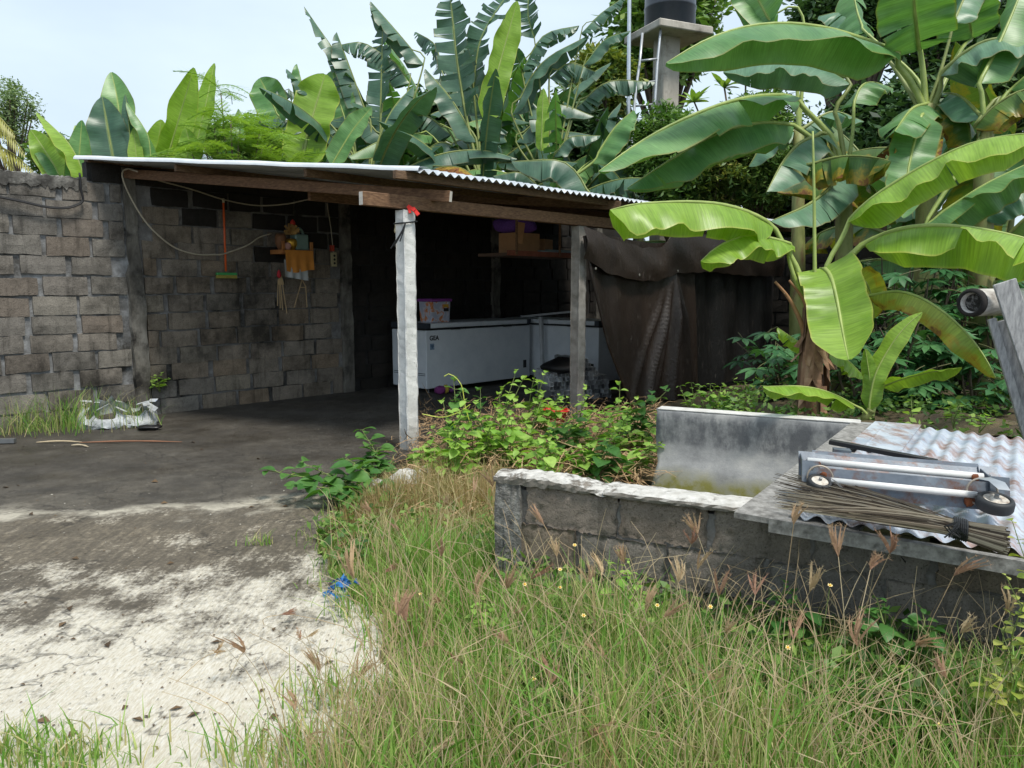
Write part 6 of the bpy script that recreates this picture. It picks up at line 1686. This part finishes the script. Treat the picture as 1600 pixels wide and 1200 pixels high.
# ------------------------------------------------------------------ grass
def grass(name, pts, H, lean, wid, tint, m_, seed, z0, wind=(0, 0)):
    g = np.random.default_rng(seed); N = len(pts); pts = np.asarray(pts, float); H = np.asarray(H)
    az = g.uniform(0, 2 * np.pi, N); ln = np.abs(g.normal(0, lean, N)) * H
    dirv = np.stack([np.cos(az), np.sin(az)], 1) * ln[:, None] + np.array(wind)[None] * H[:, None]
    fa = g.uniform(0, 2 * np.pi, N); sx = np.stack([np.cos(fa), np.sin(fa)], 1); w = wid * g.uniform(.6, 1.4, N)
    V = np.zeros((N, 7, 3)); 
    kink = g.uniform(1.5, 2.6, N)
    for lvl, f in enumerate((0, .38, .74, 1.0)):
        c_ = np.concatenate([pts + dirv * (f ** kink)[:, None], (z0 + H * f * (1 - .18 * (ln / H) * f))[:, None]], 1)
        ww = w * (1, .9, .6, 0)[lvl] / 2
        if lvl < 3:
            off = np.concatenate([sx * ww[:, None], np.zeros((N, 1))], 1); V[:, lvl * 2] = c_ - off; V[:, lvl * 2 + 1] = c_ + off
        else: V[:, 6] = c_
    me = quads_mesh(name, V, tint, m_, 7, ((0, 1, 3), (0, 3, 2), (2, 3, 5), (2, 5, 4), (4, 5, 6)))
    return me
G_GRASS = tint_mat('grass_blades', [(.0, S(82, 134, 50)), (.3, S(124, 166, 74)), (.5, S(162, 182, 104)), (.62, S(186, 178, 126)), (.85, S(206, 192, 148)), (1.0, S(164, 136, 98))], S(150, 180, 40), .35, .55)
slab2 = [(p.x, p.y) for p in rough_ring]
def in_poly(x, y, poly):
    c_ = False; j = len(poly) - 1
    for i in range(len(poly)):
        xi, yi = poly[i]; xj, yj = poly[j]
        if (yi > y) != (yj > y) and x < (xj - xi) * (y - yi) / (yj - yi) + xi: c_ = not c_
        j = i
    return c_
g = np.random.default_rng(5)
def basin_ab(x, y): d = Vector((x, y, 0)) - F0; return d.dot(U2), d.dot(N2)
pts, tall, dryv = [], [], []
clx = g.uniform([-2.5, 1.6], [2.6, 6.3], (260, 2)); cld = g.random(260)
RINGP = np.array([(p.x, p.y) for p in rough_ring[:-10]])
while len(pts) < 30000:
    x, y = g.uniform(-2.4, 2.4), g.uniform(1.65, 6.4)
    if in_poly(x, y, slab2):
        continue
    a, b = basin_ab(x, y)
    if a > -.03 and b > -.04: continue
    if y > 4.3 and x > -.05: continue
    if y > 5.6: continue
    k = int(np.argmin((clx[:, 0] - x) ** 2 + (clx[:, 1] - y) ** 2)); dist = math.hypot(clx[k, 0] - x, clx[k, 1] - y)
    if g.random() > math.exp(-dist * 2.2): continue
    h = .24 + .16 * cld[k]
    if a > 0: h *= min(1.0, .5 + abs(b) * .9)
    if y > 3.7: h *= .72
    h *= min(1.0, .25 + 2.2 * float(np.min(np.hypot(RINGP[:, 0] - x, RINGP[:, 1] - y))))
    pts.append((x, y)); tall.append(h * g.uniform(.45, 1.35)); dryv.append(cld[k])
dryv = np.array(dryv); py_ = np.array(pts); t_ = np.clip(g.normal(.28 + .42 * dryv - .06 * py_[:, 0] + .42 * np.clip((py_[:, 1] - 3.7) / .5, 0, 1), .22), 0, 1)
tag(_link(bpy.data.objects.new('grass', grass('grass', pts, np.array(tall), .40, .0046, t_, G_GRASS, 8, 0.0)), None), 'tall green and straw-coloured grass covering the foreground', 'grass', kind='stuff')
wide_i = g.choice(len(pts), 5200, replace=False)
wp_ = [pts[i] for i in wide_i if pts[i][1] < 4.2]; wh = np.array([tall[i] for i in wide_i if pts[i][1] < 4.2])
tag(_link(bpy.data.objects.new('broad_grass', grass('broad_grass', wp_, wh * 1.05, .55, .0105, np.clip(g.normal(.2, .12, len(wp_)), 0, 1), G_GRASS, 18, 0.0)), None), 'broad fresh green grass blades growing through the foreground', 'grass', kind='stuff')
# stray tufts on the slab edge, by the wall and lower left
tp2, h2 = [], []
for cx, cy, n_, r_, hh in [(on_z(20, 1195, 0).x, on_z(20, 1195, 0).y, 300, .13, .10), (on_z(100, 1215, 0).x, on_z(100, 1215, 0).y, 260, .12, .10)] + [(on_z(px, py, 0).x, on_z(px, py, 0).y, n_, r_, hh) for px, py, n_, r_, hh in ((20, 680, 170, .3, .26), (75, 676, 260, .3, .36), (120, 672, 150, .2, .38), (-40, 684, 120, .4, .3), (205, 672, 90, .12, .3), (222, 666, 70, .1, .26), (408, 858, 50, .05, .07), (540, 1110, 200, .12, .14), (450, 1195, 220, .12, .14), (580, 965, 160, .1, .14))]:
    for k in range(n_): tp2.append((cx + g.normal(0, r_), cy + g.normal(0, r_ * .6))); h2.append(hh * g.uniform(.4, 1.4))
for p in rough_ring[:int(len(rough_ring) * .8)]:
    if p.y < 6.0 and p.x > -2.2:
        for k in range(int(g.integers(0, 26))): tp2.append((p.x + g.normal(0, .07), p.y + g.normal(0, .07))); h2.append(.09 * g.uniform(.3, 1.8))
tag(_link(bpy.data.objects.new('grass_tufts', grass('grass_tufts', tp2, np.array(h2), .6, .006, np.clip(g.normal(.42, .25, len(tp2)), 0, 1), G_GRASS, 9, .02)), None), 'loose grass tufts rooted at the wall foot and the slab edge', 'grass', kind='stuff')
# dead stalks heaped between post and low wall
st, hs = [], []
m = MB(); rr = random.Random(70)
MAT_STRAW = simple('dead_stalks', [S(98, 74, 52), S(150, 122, 88), S(196, 172, 134)], 30, .9, .1)
for k in range(6500):
    px, py = rr.uniform(640, 1035), rr.uniform(650, 775)
    if px < 760 and rr.random() < .4: py = rr.uniform(700, 850); px = rr.uniform(600, 780)
    p = on_z(px, py, .0); a, b = basin_ab(p.x, p.y)
    if a > -.03 and b < .16: continue
    if a > .1 and b > 2.1: continue
    p.z = rr.uniform(.0, .16) * (1 if rr.random() < .8 else 1.6); an = rr.uniform(0, 6.28); l = rr.uniform(.05, .26); d_ = Vector((math.cos(an), math.sin(an), rr.gauss(0, .22)))
    q = p + d_ * l; w = rr.uniform(.0018, .0045); s_ = Vector((-d_.y, d_.x, .3)) * w; q.z = max(q.z, .01)
    md = (p + q) / 2 + Vector((rr.gauss(0, .02), rr.gauss(0, .02), rr.uniform(0, .03)))
    m.add([p - s_, p + s_, md + s_, md - s_, q + s_ * .4, q - s_ * .4], [(0, 1, 2, 3), (3, 2, 4, 5)])
for k in range(46):
    px, py = rr.uniform(660, 1030), rr.uniform(655, 750); p = on_z(px, py, rr.uniform(.05, .2)); a, b = basin_ab(p.x, p.y)
    if a > -.1 and b < .3 or (a > .0 and b > 2.0): continue
    an = rr.uniform(0, 6.28); l = rr.uniform(.12, .38); d_ = Vector((math.cos(an) * l, math.sin(an) * l * .6, rr.uniform(-.04, .16)))
    m.tube(resample([p - d_, p + Vector((0, 0, rr.uniform(.0, .05))), p + d_], 6), [.005, .006, .0055, .005, .004, .003], 5)
o = m.build('dead_stalks', MAT_STRAW); tag(o, 'heap of dry brown stalks between the posts and the low wall', 'dead stalks', kind='stuff')
# flowering grass stalks with fingered seed heads
G_SEED = tint_mat('seed_heads', [(.0, S(120, 74, 66)), (.4, S(160, 122, 104)), (.8, S(190, 164, 130)), (1.0, S(206, 190, 156))], S(190, 160, 120), .35, .8)
rr = random.Random(44); V, T = [], []
def ribbon(P, w, tint):
    for i in range(len(P) - 1):
        a, b = P[i], P[i + 1]; d_ = (b - a); s_ = d_.cross(Vector((rr.gauss(0, .3), -1, rr.gauss(0, .3)))).normalized()
        w0, w1 = w[i] / 2, w[i + 1] / 2; V.append([a - s_ * w0, a + s_ * w0, b + s_ * w1, b - s_ * w1]); T.append(tint)
heads = [(624, 830, 4.0), (540, 850, 4.2), (575, 905, 3.7), (600, 895, 3.6), (690, 870, 3.4), (745, 930, 3.0), (800, 960, 2.9), (730, 1040, 2.5), (850, 820, 3.1), (870, 870, 3.0), (940, 900, 3.0), (975, 880, 3.05), (1080, 850, 2.9), (1090, 835, 2.9), (1060, 910, 2.8), (1135, 990, 2.5), (1120, 1070, 2.3), (1240, 820, 2.4), (1265, 925, 2.5), (1390, 865, 2.3), (1360, 890, 2.4), (1310, 870, 2.5), (1490, 900, 2.4), (1500, 990, 2.3), (1340, 1010, 2.3), (1480, 1060, 2.2), (470, 1000, 3.0), (480, 995, 3.1), (440, 960, 3.3), (500, 1050, 2.7), (460, 1110, 2.4), (670, 1180, 2.1), (480, 1150, 2.3), (335, 1020, 2.8), (380, 1020, 2.8), (860, 1070, 2.4), (910, 1150, 2.1), (740, 770, 4.3), (700, 790, 4.2), (580, 800, 4.3), (1010, 960, 2.7), (1180, 930, 2.7), (1090, 890, 2.8), (1240, 1000, 2.4), (770, 760, 4.0), (1570, 960, 2.2), (620, 960, 3.2), (660, 1010, 2.9), (560, 1060, 2.7), (800, 1010, 2.6), (950, 1030, 2.5), (690, 940, 3.1), (1430, 1010, 2.3), (830, 905, 3.0)]
heads += [(rr.uniform(420, 1560), rr.uniform(900, 1180), 2.2 + rr.random() * .8) for _ in range(16)]
for px, py, t in heads:
    p = on_t(px, py, t); g0 = Vector((p.x + rr.gauss(0, .12), p.y + rr.gauss(0, .1), 0)); tn = rr.random() ** .45
    P = resample([g0, g0.lerp(p, .55) + Vector((rr.gauss(0, .03), rr.gauss(0, .03), .03)), p], 9); ribbon(P, [.0034 - .00015 * i for i in range(9)], rr.uniform(.75, 1.0))
    ax = (P[-1] - P[-3]).normalized(); bend = Vector((rr.gauss(0, .5), rr.gauss(0, .5), rr.uniform(-.3, .3))); nf = rr.randint(4, 7); L = rr.uniform(.06, .105)
    for f in range(nf):
        d_ = (ax + Vector((rr.gauss(0, .26), rr.gauss(0, .26), rr.gauss(0, .1)))).normalized(); Q = [p + d_ * (L * q / 4) + bend * (L * .5 * (q / 4) ** 2) for q in range(5)]
        ribbon(Q, [.002, .0065, .008, .0065, .002], tn * .75 + rr.uniform(0, .2))
        for q in range(1, 5):
            for _ in range(5):
                h_ = (d_ * .8 + Vector((rr.gauss(0, .6), rr.gauss(0, .6), rr.gauss(0, .6)))).normalized() * rr.uniform(.008, .017); ribbon([Q[q], Q[q] + h_], [.0012, .0005], tn * .75 + rr.uniform(.1, .3))
for k in range(1500):                                       # long dry culms leaning through the grass
    px, py = rr.uniform(430, 1590), rr.uniform(820, 1300); b = on_z(px, py + 60, 0)
    if in_poly(b.x, b.y, slab2): continue
    a_, b_ = basin_ab(b.x, b.y)
    if a_ > -.03 and b_ > -.05: continue
    an = rr.uniform(0, 6.28); l = rr.uniform(.3, .62); ln = rr.uniform(.15, .8)
    P = resample([b, b + Vector((math.cos(an) * ln * l * .4, math.sin(an) * ln * l * .25, l * .6)), b + Vector((math.cos(an) * ln * l, math.sin(an) * ln * l * .5, l * (1 - .35 * ln)))], 7)
    ribbon(P, [.0036, .0036, .0034, .003, .0025, .002, .0012], rr.uniform(.78, 1.0))
V = np.array([[tuple(x) for x in q] for q in V])
tag(_link(bpy.data.objects.new('seed_grass', quads_mesh('seed_grass', V, np.array(T), G_SEED)), None), 'dry grass stalks with purplish fingered seed heads in the foreground', 'grass', kind='stuff')
# low broad leaves in the grass along the wall foot
cent = []
for k in range(330):
    px, py = rr.uniform(800, 1600), rr.uniform(940, 1200); p = on_z(px, py, 0); a_, b_ = basin_ab(p.x, p.y)
    if b_ > -.03: continue
    cent.append(((p.x, p.y, .14), (.10, .10, .13), 26))
for k in range(60):
    px, py = rr.uniform(480, 800), rr.uniform(800, 900); p = on_z(px, py, 0)
    if in_poly(p.x, p.y, slab2): continue
    cent.append(((p.x, p.y, .10), (.1, .1, .10), 26))
V, T = leaf_cloud(cent, .055, 3, .5, -.1)
tag(_link(bpy.data.objects.new('ground_cover', quads_mesh('ground_cover', V, T, G_MID)), None), 'low broad-leaved ground cover growing among the grass', 'ground cover', kind='stuff')
cent = []
for k in range(170):
    a_, b_ = rr.uniform(.3, 5.5), rr.uniform(2.5, 5.4); p = bp(a_, b_, .5); cent.append(((p.x, p.y, .52), (.14, .14, .09), 24))
V, T = leaf_cloud(cent, .06, 4, .55, -.1)
tag(_link(bpy.data.objects.new('bank_cover', quads_mesh('bank_cover', V, T, G_MID)), None), 'low leafy ground cover on the earth bank under the bananas', 'ground cover', kind='stuff')
# small yellow daisies
MAT_PETAL = flat('daisy_petal', S(226, 210, 150), .8); MAT_DISC = flat('daisy_disc', S(220, 160, 30), .8)
mb = MB(); mb.lathe((0, 0, 0), [(.0001, .006), (.005, .005), (.006, 0)], 8, None, False); mb.mi = 1
for k in range(6): a = k * 1.047; mb.add([(.005 * math.cos(a - .5), .005 * math.sin(a - .5), .001), (.012 * math.cos(a - .3), .012 * math.sin(a - .3), .003), (.012 * math.cos(a + .3), .012 * math.sin(a + .3), .003), (.005 * math.cos(a + .5), .005 * math.sin(a + .5), .001)], [(0, 1, 2, 3)])
dm = mb.mesh('flower_head', [MAT_DISC, MAT_PETAL])
for px, py, t in ((898, 852, 3.0), (875, 890, 2.9), (820, 913, 2.9), (875, 918, 2.95), (912, 962, 2.7), (834, 1061, 2.4), (1027, 946, 2.75), (1110, 948, 2.7), (1231, 1012, 2.4), (1466, 1133, 2.15), (657, 928, 3.2), (1297, 915, 2.5)):
    p = on_t(px, py, t); f = thing('daisy', 'tiny yellow-centred daisy standing in the foreground grass', 'flower', (p.x, p.y, 0), 'daisies in the grass')
    m = MB(); m.tube([Vector((p.x, p.y, 0)), Vector((p.x + rr.gauss(0, .01), p.y, p.z * .5)), p], .0014, 4); m.build('stem', MAT_WSTEM, f)
    inst('flower_head', dm, f, Matrix.Translation(p) @ Matrix.Rotation(rr.uniform(.2, .9), 4, 'X') @ Matrix.Scale(.7, 4))

# ------------------------------------------------------------------ grit and litter on the slab
rr = random.Random(8); V, T = [], []
for k in range(900):
    px, py = rr.uniform(-30, 620), rr.uniform(640, 1150); p = on_z(px, py, FLOOR)
    if not in_poly(p.x, p.y, slab2): continue
    big = rr.random() < .06; r_ = rr.uniform(.012, .03) if big else rr.uniform(.003, .009); a = rr.uniform(0, 6.28); z = FLOOR + .004
    V.append([(p.x + r_ * math.cos(a), p.y + r_ * math.sin(a), z), (p.x - .5 * r_ * math.sin(a), p.y + .5 * r_ * math.cos(a), z + r_ * rr.uniform(.2, .7)), (p.x - r_ * math.cos(a), p.y - r_ * math.sin(a), z), (p.x + .5 * r_ * math.sin(a), p.y - .5 * r_ * math.cos(a), z + r_ * .2)])
    T.append(rr.uniform(0, .35) if big else rr.random())
G_LIT = tint_mat('litter', [(.0, S(72, 58, 44)), (.35, S(112, 92, 68)), (.5, S(60, 56, 50)), (.8, S(180, 174, 160)), (1.0, S(210, 206, 196))], S(120, 90, 50), .1, .9)
tag(_link(bpy.data.objects.new('litter', quads_mesh('litter', np.array(V), np.array(T), G_LIT)), None), 'grit, crumbs and dry leaf bits scattered over the concrete', 'litter', kind='stuff')
